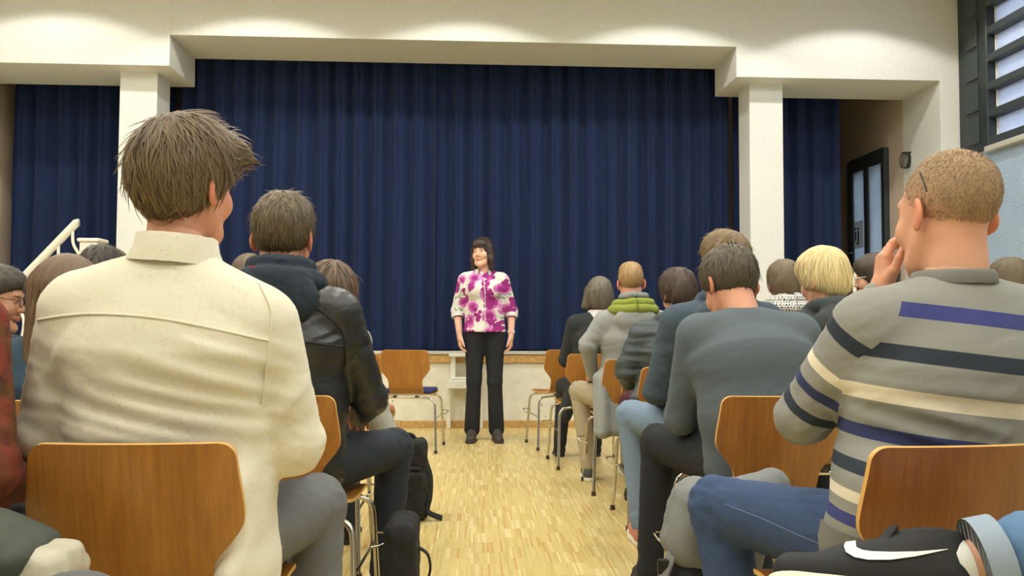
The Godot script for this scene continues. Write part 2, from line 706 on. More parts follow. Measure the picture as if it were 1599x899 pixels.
	M.navy_hoodie = tri(std(c8(78, 93, 104), 0.98), fine, 10.0, bumpy, 0.03)
	M.slate = tri(std(c8(102, 112, 118), 0.98), fine, 12.0, bumpy, 0.02)
	M.charcoal = tri(std(c8(74, 78, 80), 0.98), fine, 12.0, bumpy, 0.03)
	M.black_knit = tri(std(c8(52, 56, 56), 0.98), fine, 12.0, bumpy, 0.03)
	M.coat_grey = tri(std(c8(168, 170, 166), 0.98), fine, 9.0, bumpy, 0.05)
	M.lime = tri(std(c8(146, 156, 64), 0.95), weave, 14.0)
	M.scarf_grey = tri(std(c8(146, 150, 146), 0.95), weave, 14.0)
	M.puffer = tri(std(c8(76, 84, 84), 0.6), fine, 8.0)
	M.wine = tri(std(c8(84, 34, 46), 0.9), fine, 8.0)
	M.teal = tri(std(c8(52, 78, 98), 0.95), fine, 10.0, bumpy, 0.02)
	M.fluff = tri(std(c8(196, 196, 186), 0.98), fine, 22.0, bumpy, 0.12)
	M.dull_brown = tri(std(c8(110, 98, 82), 0.95), fine, 10.0)
	M.white_cotton = tri(std(c8(226, 226, 220), 0.9), weave, 14.0)
	M.canvas_black = tri(std(c8(30, 30, 28), 0.85), weave, 18.0)
	M.canvas_grey = tri(std(c8(132, 134, 132), 0.85), weave, 18.0)
	M.bag_green = tri(std(c8(78, 84, 74), 0.8), weave, 12.0)
	M.bag_white = tri(std(c8(206, 200, 176), 0.6), weave, 12.0)
	M.shoe_dark = tri(std(c8(72, 64, 56), 0.7), fine, 8.0)
	M.shoe_black = tri(std(c8(40, 40, 40), 0.8), fine, 10.0, bumpy, 0.03)
	M.shoe_grey = tri(std(c8(84, 90, 92), 0.8), fine, 10.0)
	M.shoe_pink = tri(std(c8(222, 146, 120), 0.8), fine, 10.0)
	M.sole_white = std(c8(222, 216, 196), 0.6)
	M.sole_dark = std(c8(52, 46, 40), 0.7)
	M.logo_white = std(c8(240, 240, 236), 0.5)
	M.red_logo = std(c8(150, 44, 56), 0.8)
	M.seam = std(c8(206, 192, 160), 0.95)
	M.seam_light = std(c8(116, 134, 162), 0.95)
	M.seam_dark = std(c8(22, 23, 22), 0.6)
	M.bracelet = std(c8(232, 228, 222), 0.4)
	# red-brown mottled knit
	var kn := Image.create(512, 512, false, Image.FORMAT_RGB8)
	var k1 := FastNoiseLite.new()
	k1.seed = 8
	k1.frequency = 0.012
	for y in 512:
		for x in 512:
			var a := k1.get_noise_2d(x, y) * 1.6
			var b := k1.get_noise_2d(x * 1.3 + 900.0, y * 1.3) * 1.6
			var col := c8(126, 52, 38).lerp(c8(96, 70, 34), clampf(0.5 + a, 0, 1)).lerp(c8(58, 34, 28), clampf(b, 0, 0.9))
			col = col.lerp(c8(170, 70, 52), 0.5 * float(rg.randf() < 0.2))
			kn.set_pixel(x, y, col)
	M.red_knit = tri(std(Color.WHITE, 0.98), itex(kn), 2.2, bumpy, 0.3)
	# striped grey sweater: left half is the body, right half the sleeves; v runs down from the collar over 0.64 m
	var sw := Image.create(64, 1024, false, Image.FORMAT_RGB8)
	var grey := c8(148, 148, 140)
	for y in 1024:
		for x in 64:
			var w := 0.92 + 0.08 * rg.randf() - 0.04 * float(y % 4 < 1)
			sw.set_pixel(x, y, Color(grey.r * w, grey.g * w, grey.b * w))
	var blue := c8(58, 64, 120)
	var navy := c8(44, 52, 62)
	var crm := c8(222, 212, 190)
	var px := 1024.0 / 0.64
	for s in [[0.058, 0.030, blue], [0.142, 0.030, navy], [0.226, 0.030, crm], [0.306, 0.026, c8(48, 54, 92)], [0.372, 0.026, navy], [0.430, 0.022, crm], [0.475, 0.024, blue]]:
		sw.fill_rect(Rect2i(0, int(s[0] * px), 32, int(s[1] * px)), s[2])
	for s in [[0.060, 0.030, navy], [0.150, 0.022, crm], [0.205, 0.022, c8(48, 54, 92)], [0.262, 0.022, navy], [0.35, 0.022, crm], [0.42, 0.022, blue]]:
		sw.fill_rect(Rect2i(32, int(s[0] * px), 32, int(s[1] * px)), s[2])
	M.sweater = std(Color.WHITE, 0.98)
	M.sweater.albedo_texture = itex(sw)
	M.rib = tri(std(c8(134, 134, 126), 0.98), fine, 14.0)
	# floral blouse
	var fl := Image.create(512, 512, false, Image.FORMAT_RGB8)
	fl.fill(c8(222, 218, 206))
	for k in 60:
		var x := rg.randi_range(0, 511)
		var y := rg.randi_range(0, 511)
		var col: Color = [c8(152, 168, 150), c8(186, 194, 180), c8(232, 200, 214)][k % 3]
		for q in 10: disc(fl, x + rg.randi_range(-22, 22), y + rg.randi_range(-30, 30), rg.randi_range(3, 9), col)
	for k in 30:
		var gx := (k % 5) * 104 + rg.randi_range(-34, 34)
		var gy := (k / 5) * 88 + rg.randi_range(-30, 30)
		var rr := rg.randf_range(30, 52)
		for q in 16:
			var t := TAU * q / 16.0 + rg.randf() * 0.3
			disc(fl, int(gx + cos(t) * rr * 0.62), int(gy + sin(t) * rr * 0.62), int(rr * rg.randf_range(0.22, 0.40)), c8(196, 92, 168).lerp(c8(222, 160, 200), rg.randf()))
		for q in 12:
			var t := rg.randf() * TAU
			disc(fl, int(gx + cos(t) * rr * 0.36), int(gy + sin(t) * rr * 0.36), int(rr * 0.26), c8(152, 40, 122).lerp(c8(186, 70, 152), rg.randf()))
		disc(fl, gx, gy, int(rr * 0.2), c8(132, 30, 104))
	for k in 22:
		var x := rg.randi_range(0, 470)
		var y := rg.randi_range(0, 470)
		for q in 14: disc(fl, x + rg.randi_range(0, 34), y + rg.randi_range(0, 84), rg.randi_range(8, 16), c8(150, 36, 120))
	M.floral = std(Color.WHITE, 0.85)
	M.floral.albedo_texture = itex(fl)
	# black and white scarf
	var sc := Image.create(128, 128, false, Image.FORMAT_RGB8)
	sc.fill(c8(226, 224, 216))
	for y in 8:
		for x in 8:
			sc.fill_rect(Rect2i(x * 16 + (8 if y % 2 else 0), y * 16, 9, 9), c8(28, 28, 28))
			sc.fill_rect(Rect2i(x * 16 + (8 if y % 2 else 0) - 4, y * 16 + 10, 4, 4), c8(28, 28, 28))
	M.check_scarf = tri(std(Color.WHITE, 0.95), itex(sc), 9.0)

func disc(im: Image, cx: int, cy: int, r: int, col: Color):
	for y in range(-r, r + 1):
		var w := int(sqrt(float(r * r - y * y)))
		var yy := posmod(cy + y, im.get_height())
		var x0 := maxi(cx - w, 0)
		var x1 := mini(cx + w, im.get_width())
		if x1 > x0: im.fill_rect(Rect2i(x0, yy, x1 - x0, 1), col)

# ---------------------------------------------------------------- ceiling lamps
func ceiling_lamps():
	var ring := CylinderMesh.new()
	ring.top_radius = 0.13
	ring.bottom_radius = 0.12
	ring.height = 0.05
	ring.radial_segments = 24
	var glow := CylinderMesh.new()
	glow.top_radius = 0.095
	glow.bottom_radius = 0.095
	glow.height = 0.012
	glow.radial_segments = 24
	var rows := [6.06, 4.3, 2.5, 0.7, -1.1]
	var rname := ["first row from the stage", "second row from the stage", "third row from the stage", "row above the camera", "row behind the camera"]
	var cols := [-3.63, -1.86, -0.08, 1.69, 3.47]
	var cname := ["leftmost", "second from left", "middle", "second from right", "rightmost"]
	for ri in rows.size():
		for ci in cols.size():
			var t := base("ceiling_downlight", V(cols[ci], CEIL, rows[ri]))
			tag(t, "round white ceiling downlight, %s of the %s" % [cname[ci], rname[ri]], "lamp", "ceiling downlights")
			put("housing", ring, M.lamp_ring, t, Transform3D(Basis.IDENTITY, Vector3(0, -0.026, 0)))
			put("diffuser", glow, M.lamp_glow, t, Transform3D(Basis.IDENTITY, Vector3(0, -0.057, 0)))
			var l := SpotLight3D.new()
			l.name = "light"
			l.position = Vector3(0, -0.07, 0)
			l.rotation.x = -PI / 2
			l.spot_angle = 62.5 if ri == 0 else 86.0
			l.spot_angle_attenuation = 0.13 if ri == 0 else 0.5
			l.spot_range = 14.0
			l.spot_attenuation = 2.0
			l.light_color = Color(1.0, 0.998, 0.972)
			l.light_energy = 3.1 if ri == 0 else 3.0
			l.light_size = 0.09
			l.shadow_enabled = true
			t.add_child(l, true)

# ---------------------------------------------------------------- room
func build_room():
	# floor with texture coordinates in metres
	var fa := arrays()
	var x0 := -5.0
	var x1 := 4.7
	var d0 := -4.2
	var d1 := 7.70
	fa.v = PackedVector3Array([V(x0, 0, d0), V(x1, 0, d0), V(x1, 0, d1), V(x0, 0, d1)])
	fa.n = PackedVector3Array([Vector3.UP, Vector3.UP, Vector3.UP, Vector3.UP])
	fa.uv = PackedVector2Array([Vector2(x0, -d0) / 1.28, Vector2(x1, -d0) / 1.28, Vector2(x1, -d1) / 1.28, Vector2(x0, -d1) / 1.28])
	fa.i = PackedInt32Array([0, 3, 2, 0, 2, 1])
	var under := slab_arr(x0, x1, -0.2, -0.002, d0, 11.2)
	var uv := PackedVector2Array()
	uv.resize(under.v.size())
	under.uv = uv
	join(fa, under)
	structure("floor", to_mesh(fa), M.floor, "pale yellow parquet floor of narrow strips")
	structure("ceiling", slab(-5.0, 4.7, CEIL, CEIL + 0.2, -4.2, 11.2), M.ceiling, "flat off-white hall ceiling")
	structure("wall_left", slab(-5.0, -4.8, 0, CEIL, -4.2, 11.2), M.wall)
	structure("wall_rear", slab(-5.0, 4.7, 0, CEIL, -4.4, -4.2), M.wall)
	# front wall: stepped lintel over the stage, with returns to the side walls
	var fw := arrays()
	join(fw, slab_arr(-2.672, 2.391, 3.514, CEIL, 7.09, 7.737, 0.002))
	join(fw, slab_arr(-4.58, -2.672, 3.237, CEIL, 7.09, 7.737, 0.002))
	join(fw, slab_arr(2.391, 4.297, 3.237, CEIL, 7.09, 7.737, 0.002))
	join(fw, slab_arr(4.297, 4.52, 0, CEIL, 7.09, 7.737, 0.002))
	join(fw, slab_arr(-4.82, -4.58, 0, CEIL, 7.09, 7.737, 0.002))
	structure("wall_front", to_mesh(fw), M.wall, "cream front wall with stepped lintel over the stage")
	for s in [[-3.175, -2.845], [2.575, 2.893]]:
		structure("trim_%d" % (1 if s[0] < 0 else 2), slab(s[0], s[1], 0, 3.25, 7.28, 7.585, 0.004), M.wall, "square cream pillar %s of the stage" % ("left" if s[0] < 0 else "right"))
	# stage side walls behind the lintel
	var sr := arrays()
	join(sr, slab_arr(4.297, 4.52, 0, CEIL, 7.737, 8.03, 0.001))
	join(sr, slab_arr(4.297, 4.52, 0, CEIL, 8.83, 11.2, 0.001))
	join(sr, slab_arr(4.297, 4.52, 2.82, CEIL, 8.03, 8.83, 0.001))
	join(sr, slab_arr(4.297, 4.52, 0, 0.715, 8.03, 8.83, 0.001))
	structure("wall_stage_right", to_mesh(sr), M.wall_side, "beige side wall of the stage with a door")
	structure("wall_stage_left", slab(-4.82, -4.58, 0, CEIL, 7.737, 11.2), M.wall_side)
	structure("wall_stage_back", slab(-5.0, 4.7, 0, CEIL, 11.0, 11.2), M.wall_side)
	# right wall with the window opening
	var wy0 := 2.545
	var wy1 := 4.06
	var wd0 := 2.7
	var wd1 := 7.085
	var rw := arrays()
	join(rw, slab_arr(4.5, 4.7, 0, wy0, -4.2, 7.2, 0.001))
	join(rw, slab_arr(4.5, 4.7, wy1, CEIL, -4.2, 7.2, 0.001))
	join(rw, slab_arr(4.5, 4.7, wy0, wy1, -4.2, wd0, 0.001))
	join(rw, slab_arr(4.5, 4.7, wy0, wy1, wd1, 7.2, 0.001))
	structure("wall_right", to_mesh(rw), M.plaster, "right wall of rough pale blue plaster")
	# window: dark side panel next to the corner, posts, bars, panes
	var w := base("window_1", V(4.5, wy0, 5.0))
	tag(w, "dark-framed high window with horizontal bars on the right wall", "", "", "structure")
	var L := Transform3D(Basis.IDENTITY, -w.position)
	put("side_panel", slab(4.47, 4.62, wy0 - 0.02, wy1, 6.70, wd1, 0.006), M.dark_frame, w, L)
	for q in 5:
		put("panel_strip", slab(4.458, 4.472, wy0 + 0.05 + q * 0.29, wy0 + 0.30 + q * 0.29, 6.80, 6.97, 0.003), M.dark_bar, w, L)
	for pd in [[6.66, 6.72], [5.33, 5.40], [4.00, 4.07], [2.7, 2.76]]:
		put("post", slab(4.455, 4.62, wy0 - 0.02, wy1, pd[0], pd[1], 0.005), M.dark_frame, w, L)
	var bars := [2.58, 2.82, 3.06, 3.308, 3.55, 3.795, 4.03]
	for b in bars:
		put("bar", slab(4.46, 4.60, b - 0.033, b + 0.033, wd0, 6.68, 0.004), M.dark_bar, w, L)
	var spans := [[5.40, 6.66], [4.07, 5.33], [2.76, 4.00]]
	for b in 6:
		for sp in spans:
			put("pane", slab(4.545, 4.555, bars[b] + 0.03, bars[b + 1] - 0.03, sp[0], sp[1], 0.001), M.pane, w, L)
			put("glazing_bead", slab(4.53, 4.545, bars[b] + 0.033, bars[b + 1] - 0.033, sp[1] - 0.016, sp[1] - 0.004, 0.001), M.white_paint, w, L)
	put("sill", slab(4.44, 4.62, wy0 - 0.055, wy0 - 0.005, wd0, 6.70, 0.006), M.stage_lip, w, L)
	# dark roller box at the top of the window
	put("blind_box", slab(4.38, 4.62, 4.0, 4.16, wd0, 7.07, 0.01), M.dark_frame, w, L)
	# door on the stage side wall
	var dr := base("door_1", V(4.297, 0.72, 8.43))
	tag(dr, "dark-framed glazed door on the stage side wall", "", "", "structure")
	var D := Transform3D(Basis.IDENTITY, -dr.position)
	var dy1 := 2.82
	put("architrave", slab(4.27, 4.30, 0.72, dy1 + 0.03, 8.82, 8.92, 0.004), M.wall_side, dr, D)
	for q in [[8.015, 8.09], [8.37, 8.46], [8.72, 8.845]]:
		put("stile", slab(4.245, 4.42, 0.72, dy1, q[0], q[1], 0.004), M.dark_frame, dr, D)
	for q in [[0.72, 0.95], [1.42, 1.56], [2.68, dy1 + 0.01]]:
		put("rail", slab(4.247, 4.40, q[0], q[1], 8.05, 8.80, 0.004), M.dark_frame, dr, D)
	for q in [[8.09, 8.37], [8.46, 8.72]]:
		put("pane", slab(4.265, 4.285, 1.56, 2.68, q[0], q[1], 0.001), M.door_glass, dr, D)
		put("lower_panel", slab(4.262, 4.285, 0.95, 1.42, q[0], q[1], 0.001), M.dark_bar, dr, D)
	put("door_handle", to_mesh(tube([V(4.25, 1.78, 8.75), V(4.20, 1.78, 8.75), V(4.20, 1.78, 8.66)], 0.01)), M.chrome, dr, D)
	# notice taped to the door pane
	var nt := base("paper_notice", V(4.262, 1.98, 8.63))
	tag(nt, "white paper notice taped to the door pane", "notice")
	put("sheet", box(Vector3.ZERO, Vector3(0.002, 0.30, 0.20), 0.0005), M.paper, nt, Transform3D(Basis.IDENTITY, Vector3(0, 0, 0.02)))
	var tm := TextMesh.new()
	tm.text = "ij"
	tm.font_size = 64
	tm.pixel_size = 0.0030
	tm.depth = 0.002
	var sf := SystemFont.new()
	sf.font_names = PackedStringArray(["Droid Sans"])
	sf.font_weight = 700
	tm.font = sf
	put("print", tm, M.ink, nt, Transform3D(Basis(Vector3.UP, -PI / 2), Vector3(-0.003, 0, -0.02)))
	# black cable hanging from a hook on the right-hand return wall
	var ck := base("cable_hook", V(4.297, 2.62, 7.6))
	tag(ck, "small black cable bundle on a hook on the right stage wall", "cable")
	put("hook", to_mesh(tube([Vector3(0.0, 0.06, 0), Vector3(-0.09, 0.055, 0), Vector3(-0.1, 0.02, 0)], 0.008)), M.black_plastic, ck)
	for q in 4:
		var pts := []
		for k in 13:
			var t := TAU * k / 12.0
			pts.append(Vector3(-0.06 + 0.035 * sin(t) + q * 0.008, -0.02 + 0.075 * cos(t), 0.05 * sin(t + q) * 0.4 + q * 0.012 - 0.02))
		put("cable_loop", to_mesh(tube(pts, 0.005, 6)), M.black_plastic, ck)

func curtain(called: String, xa: float, xb: float, depth: float, ya: float, yb: float, label: String, sd: int):
	var a := arrays()
	var cols := int((xb - xa) / 0.011)
	var rows := 14
	var v := PackedVector3Array()
	var idx := PackedInt32Array()
	var n := FastNoiseLite.new()
	n.seed = sd
	n.frequency = 1.0
	for j in rows + 1:
		var ty := float(j) / rows
		var y := lerpf(ya, yb, ty)
		for i in cols + 1:
			var x := lerpf(xa, xb, float(i) / cols)
			var ph := x * TAU / 0.19 + 2.4 * n.get_noise_2d(x * 1.1, 3.0) + 0.35 * n.get_noise_2d(x * 1.3, y * 0.5)
			var am := 0.046 + 0.018 * n.get_noise_2d(x * 0.9, 11.0 + y * 0.15)
			var s := sin(ph)
			var z := am * (s * 0.75 + 0.32 * sin(2.0 * ph + 0.8) + 0.10 * sin(3.0 * ph))
			v.append(V(x, y, depth - z))
	for j in rows:
		for i in cols:
			var k := j * (cols + 1) + i
			idx.append_array([k, k + cols + 1, k + 1, k + 1, k + cols + 1, k + cols + 2])
	a.v = v
	a.i = idx
	renorm(a)
	# back layer, a hand's breadth of cloth thickness behind
	var b := {"v": PackedVector3Array(), "n": PackedVector3Array(), "i": PackedInt32Array(idx)}
	for k in v.size():
		b.v.append(v[k] + Vector3(0, 0, -0.006))
		b.n.append(-a.n[k])
	join(a, b)
	var o := put(called, to_mesh(a), M.curtain, self)
	tag(o, label, "curtain", "stage curtains")

func build_stage():
	structure("stage_floor", slab(-4.58, 4.297, 0.60, 0.715, 7.66, 11.0), M.stage_floor, "raised stage floor behind the curtain")
	var fr := base("stage_front", V(-0.1, 0, 7.64))
	tag(fr, "white front of the raised stage with wooden edge band", "", "", "structure")
	var L := Transform3D(Basis.IDENTITY, -fr.position)
	put("white_board", slab(-4.58, 4.297, 0.0, 0.61, 7.64, 7.70, 0.002), M.stage_white, fr, L)
	put("wood_band", slab(-4.58, 4.297, 0.612, 0.690, 7.615, 7.70, 0.004), M.trim_wood, fr, L)
	put("edge_strip", slab(-4.58, 4.297, 0.692, 0.722, 7.60, 7.72, 0.004), M.stage_lip, fr, L)
	structure("baseboard_stage", slab(-4.58, 4.297, 0.0, 0.066, 7.622, 7.642, 0.003), M.trim_wood, "wooden baseboard along the stage front")
	# scuff marks on the white board
	for q in [[0.55, 0.16, 0.010, 0.030], [0.66, 0.20, 0.007, 0.026], [0.82, 0.22, 0.018, 0.012], [-0.75, 0.24, 0.008, 0.016], [0.70, 0.10, 0.010, 0.008]]:
		put("scuff_mark", slab(q[0], q[0] + q[2], q[1], q[1] + q[3], 7.6385, 7.6402, 0.0003), M.scuff, fr, L)
	curtain("stage_curtain", -2.80, -0.36, 7.80, 0.73, 3.60, "wide navy stage curtain, left half behind the standing woman", 3)
	curtain("stage_curtain", -0.38, 2.56, 7.84, 0.73, 3.60, "wide navy stage curtain, right half behind the standing woman", 4)
	curtain("stage_curtain", -4.43, -2.9, 7.86, 0.73, 3.45, "navy side curtain left of the left pillar", 5)
	curtain("stage_curtain", 2.62, 3.70, 7.86, 0.73, 3.45, "navy side curtain right of the right pillar", 6)
	# white folding step stand leaning at the stage front
	var st := base("step_stand", V(-0.085, 0, 7.5))
	tag(st, "small white step stand against the stage behind the woman", "step stand")
	put("tread", box(Vector3(0.02, 0.425, 0.0), Vector3(0.30, 0.075, 0.24), 0.006), M.white_paint, st)
	put("top_shelf", box(Vector3(0.03, 0.475, -0.02), Vector3(0.28, 0.02, 0.16), 0.004), M.white_paint, st)
	for s in [-1, 1]:
		put("post", box(Vector3(0.02 + s * 0.11, 0.575, -0.05), Vector3(0.045, 0.20, 0.04), 0.004), M.white_paint, st)
		put("leg", box(Vector3(0.02 + s * 0.15, 0.195, -0.06), Vector3(0.04, 0.39, 0.04), 0.004), M.stage_white, st)
	put("hook_plate", box(Vector3(0.02, 0.69, -0.03), Vector3(0.30, 0.03, 0.13), 0.004), M.white_paint, st)
	# white stair with railing up to the stage on the left
	var sr := base("stage_stair", V(-3.5, 0, 6.9))
	tag(sr, "white stair with sloping handrail up to the stage at left", "stair")
	for k in 4:
		put("step", box(Vector3(-0.55 + k * 0.27, 0.09 + k * 0.18 - 0.02, -0.15), Vector3(0.29, 0.04, 0.75), 0.005), M.trim_wood, sr)
	put("stringer", to_mesh(tube([Vector3(-0.72, 0.06, 0.23), Vector3(0.30, 0.70, 0.23)], 0.05, 4)), M.white_paint, sr)
	var lo := V(-3.72, 1.27, 6.7) - sr.position
	var hi := V(-3.24, 1.80, 6.7) - sr.position
	put("handrail", to_mesh(tube([lo + (lo - hi) * 0.55, lo, hi, hi + Vector3(0.012, 0.0, 0)], 0.032, 12)), M.white_paint, sr)
	for k in 5:
		var tp := lo.lerp(hi, 0.02 + 0.23 * k)
		var pts := smooth([tp, tp + Vector3(0.005, -0.14, 0), tp + Vector3(0.07, -0.27, 0), tp + Vector3(0.06, -0.42, 0), tp + Vector3(0.0, -0.62, 0), tp + Vector3(0.0, -1.0, 0)], 5)
		put("baluster", to_mesh(tube(pts, 0.012, 8)), M.white_paint, sr)
	put("newel_post", box(V(-3.13, 0.83, 6.75) - sr.position, Vector3(0.15, 1.62, 0.15), 0.008), M.white_paint, sr)
	put("newel_cap", box(V(-3.13, 1.655, 6.75) - sr.position, Vector3(0.18, 0.03, 0.18), 0.008), M.white_paint, sr)
	# bent white rail right
	var rr := base("stage_railing", V(3.6, 0, 7.0))
	tag(rr, "thin bent white tube railing beside the door on the right", "railing")
	put("rail_tube", to_mesh(tube(fillet([V(3.42, 0.0, 7.0) - rr.position, V(3.42, 1.46, 7.0) - rr.position, V(3.56, 1.60, 7.0) - rr.position, V(3.72, 1.61, 7.0) - rr.position, V(3.76, 1.40, 7.0) - rr.position, V(3.76, 0.0, 7.0) - rr.position], 0.08), 0.016, 8)), M.white_paint, rr)
	put("cross_tube", to_mesh(tube([V(3.42, 0.7, 7.0) - rr.position, V(3.76, 0.7, 7.0) - rr.position], 0.012, 8)), M.white_paint, rr)

# ---------------------------------------------------------------- chairs
var chair_parts := {}

# half width of the moulded shell at distance s from the top edge, total length len
func shell_half(s: float, ln: float) -> float:
	var w := 0.0
	if s < 0.14: w = lerpf(0.181, 0.193, smoothstep(0.0, 0.14, s))
	elif s < 0.25: w = lerpf(0.193, 0.132, smoothstep(0.0, 1.0, (s - 0.14) / 0.11))
	elif s < 0.36: w = 0.132
	elif s < 0.50: w = lerpf(0.132, 0.196, smoothstep(0.36, 0.50, s))
	else: w = lerpf(0.196, 0.206, (s - 0.50) / maxf(ln - 0.50, 0.01))
	var e := minf(s, ln - s)
	var rc := 0.028 if s < ln * 0.5 else 0.06
	if e < rc: w += -rc + sqrt(maxf(rc * rc - (rc - e) * (rc - e), 0.0))
	return w

func make_chair_parts():
	var prof := smooth([Vector3(0, 0.782, 0.034), Vector3(0, 0.70, 0.022), Vector3(0, 0.62, 0.006), Vector3(0, 0.545, -0.014), Vector3(0, 0.485, -0.045), Vector3(0, 0.446, -0.10), Vector3(0, 0.432, -0.18), Vector3(0, 0.430, -0.28), Vector3(0, 0.440, -0.38), Vector3(0, 0.430, -0.425), Vector3(0, 0.414, -0.44)], 8)
	# resample with denser rows near both ends
	var cum := [0.0]
	for k in range(1, prof.size()): cum.append(cum[-1] + prof[k].distance_to(prof[k - 1]))
	var ln: float = cum[-1]
	var ss := []
	for q in [0.0, 0.002, 0.005, 0.009, 0.014, 0.020, 0.028]: ss.append(q)
	var q := 0.045
	while q < ln - 0.06:
		ss.append(q)
		q += 0.0155
	for e in [0.06, 0.05, 0.04, 0.03, 0.022, 0.015, 0.009, 0.004, 0.001, 0.0]: ss.append(ln - e)
	var nc := 16
	var top := PackedVector3Array()
	var bot := PackedVector3Array()
	var uv := PackedVector2Array()
	for s in ss:
		var k := 1
		while k < cum.size() - 1 and cum[k] < s: k += 1
		var t: float = (s - cum[k - 1]) / maxf(cum[k] - cum[k - 1], 1e-6)
		var p: Vector3 = prof[k - 1].lerp(prof[k], t)
		var tg: Vector3 = (prof[k] - prof[k - 1]).normalized()
		var nn := Vector3(0, -tg.z, tg.y)
		if nn.z > 0 and s < ln * 0.4: nn = -nn
		if s >= ln * 0.4 and nn.y < 0: nn = -nn
		var w := shell_half(s, ln)
		for c in nc + 1:
			var x := lerpf(-w, w, float(c) / nc)
			var cv := 0.020 * (x / 0.19) * (x / 0.19) * (1.0 - smoothstep(0.22, 0.42, s))
			var dish := -0.006 * (1.0 - (x / 0.2) * (x / 0.2)) * smoothstep(0.42, 0.6, s)
			var pp := p + Vector3(x, dish, -cv)
			top.append(pp + nn * 0.0055)
			bot.append(pp - nn * 0.0055)
			uv.append(Vector2(0.5 + x * 2.2, s / ln))
	var a := arrays()
	var row := nc + 1
	var N := ss.size()
	var v := PackedVector3Array(top)
	v.append_array(bot)
	var uvs := PackedVector2Array(uv)
	uvs.append_array(uv)
	var idx := PackedInt32Array()
	var B := N * row
	for r in N - 1:
		for c in nc:
			var i0 := r * row + c
			idx.append_array([i0, i0 + 1, i0 + row, i0 + 1, i0 + row + 1, i0 + row])
			idx.append_array([B + i0, B + i0 + row, B + i0 + 1, B + i0 + 1, B + i0 + row, B + i0 + row + 1])
	a.v = v
	a.i = idx
	a.uv = uvs
	renorm(a)
	chair_parts.shell = to_mesh(a)
	# the rim as its own strip with hard edges
	var e := arrays()
	var ev := PackedVector3Array()
	var ei := PackedInt32Array()
	var loop := []
	for r in N: loop.append(r * row)
	for c in range(1, nc + 1): loop.append((N - 1) * row + c)
	for r in range(N - 2, -1, -1): loop.append(r * row + nc)
	for c in range(nc - 1, -1, -1): loop.append(c)
	for k in loop.size():
		var pt := top[loop[k]]
		var pb := bot[loop[k]]
		ev.append(pt)
		ev.append(pb)
		if k > 0:
			var o := k * 2
			ei.append_array([o - 2, o, o - 1, o - 1, o, o + 1])
	e.v = ev
	e.i = ei
	renorm(e)
	chair_parts.rim = to_mesh(e)
	# steel tube frame
	for z in [["rear", 0.03, -0.03, -0.055], ["front", -0.405, -0.36, -0.335]]:
		for sx in [-1.0, 1.0]:
			chair_parts["leg_%s_%d" % [z[0], int(sx)]] = to_mesh(tube(fillet([Vector3(sx * 0.248, 0.012, z[1]), Vector3(sx * 0.228, 0.407, z[2]), Vector3(sx * 0.10, 0.414, z[3])], 0.055, 5), 0.0095, 10))
			var cp := CylinderMesh.new()
			cp.top_radius = 0.0115
			cp.bottom_radius = 0.014
			cp.height = 0.026
			cp.radial_segments = 10
			chair_parts.cap = cp
		chair_parts["cross_" + z[0]] = to_mesh(tube([Vector3(-0.102, 0.414, z[3]), Vector3(0.102, 0.414, z[3])], 0.0095, 10))
	for sx in [-1.0, 1.0]:
		chair_parts["stretcher_%d" % int(sx)] = to_mesh(tube([Vector3(sx * 0.236, 0.255, 0.0), Vector3(sx * 0.236, 0.255, -0.378)], 0.0055, 8))
		var h = sx * 0.236
		chair_parts["hook_%d" % int(sx)] = to_mesh(tube(fillet([Vector3(h, 0.285, -0.374), Vector3(h + sx * 0.05, 0.285, -0.37), Vector3(h + sx * 0.058, 0.285, -0.33), Vector3(h + sx * 0.04, 0.262, -0.30), Vector3(h, 0.258, -0.29)], 0.015, 3), 0.004, 6))
	for sx in [-1.0, 1.0]:
		for z in [["rear", -0.055], ["front", -0.335]]:
			chair_parts["mount_%s_%d" % [z[0], int(sx)]] = box(Vector3(sx * 0.085, 0.4225, z[1]), Vector3(0.03, 0.012, 0.03), 0.003)
	var pf := Field.new(Vector3(-0.25, 0.40, -0.47), Vector3(0.25, 0.50, -0.03), 0.006)
	pf.rbox(Vector3(0, 0.4545, -0.255), Vector3(0.195, 0.016, 0.165), 0.015, 0.004)
	chair_parts.pad = to_mesh(pf.mesh())

func make_chair(x: float, d: float, turn_deg: float, tone: int, label: String, pad := false) -> Node3D:
	var t := base("chair", V(x, 0, d), deg_to_rad(-turn_deg))
	tag(t, label, "chair", "plywood shell chairs in the hall")
	var s := put("seat_shell", chair_parts.shell, M["ply%d" % tone], t)
	put("shell_edge", chair_parts.rim, M.ply_edge, s)
	for z in [["rear", 0.03], ["front", -0.405]]:
		for sx in [-1, 1]:
			var l := put("leg", chair_parts["leg_%s_%d" % [z[0], sx]], M.chrome, t)
			put("foot_cap", chair_parts.cap, M.cap_rubber, l, Transform3D(Basis.IDENTITY, Vector3(sx * 0.2482, 0.013, z[1])))
			put("seat_mount", chair_parts["mount_%s_%d" % [z[0], sx]], M.cap_rubber, t)
		put("cross_tube", chair_parts["cross_" + z[0]], M.chrome, t)
	for sx in [-1, 1]:
		put("stretcher", chair_parts["stretcher_%d" % sx], M.chrome, t)
		put("linking_hook", chair_parts["hook_%d" % sx], M.chrome, t)
	if pad: put("seat_pad", chair_parts.pad, M.blue_pad, t)
	return t

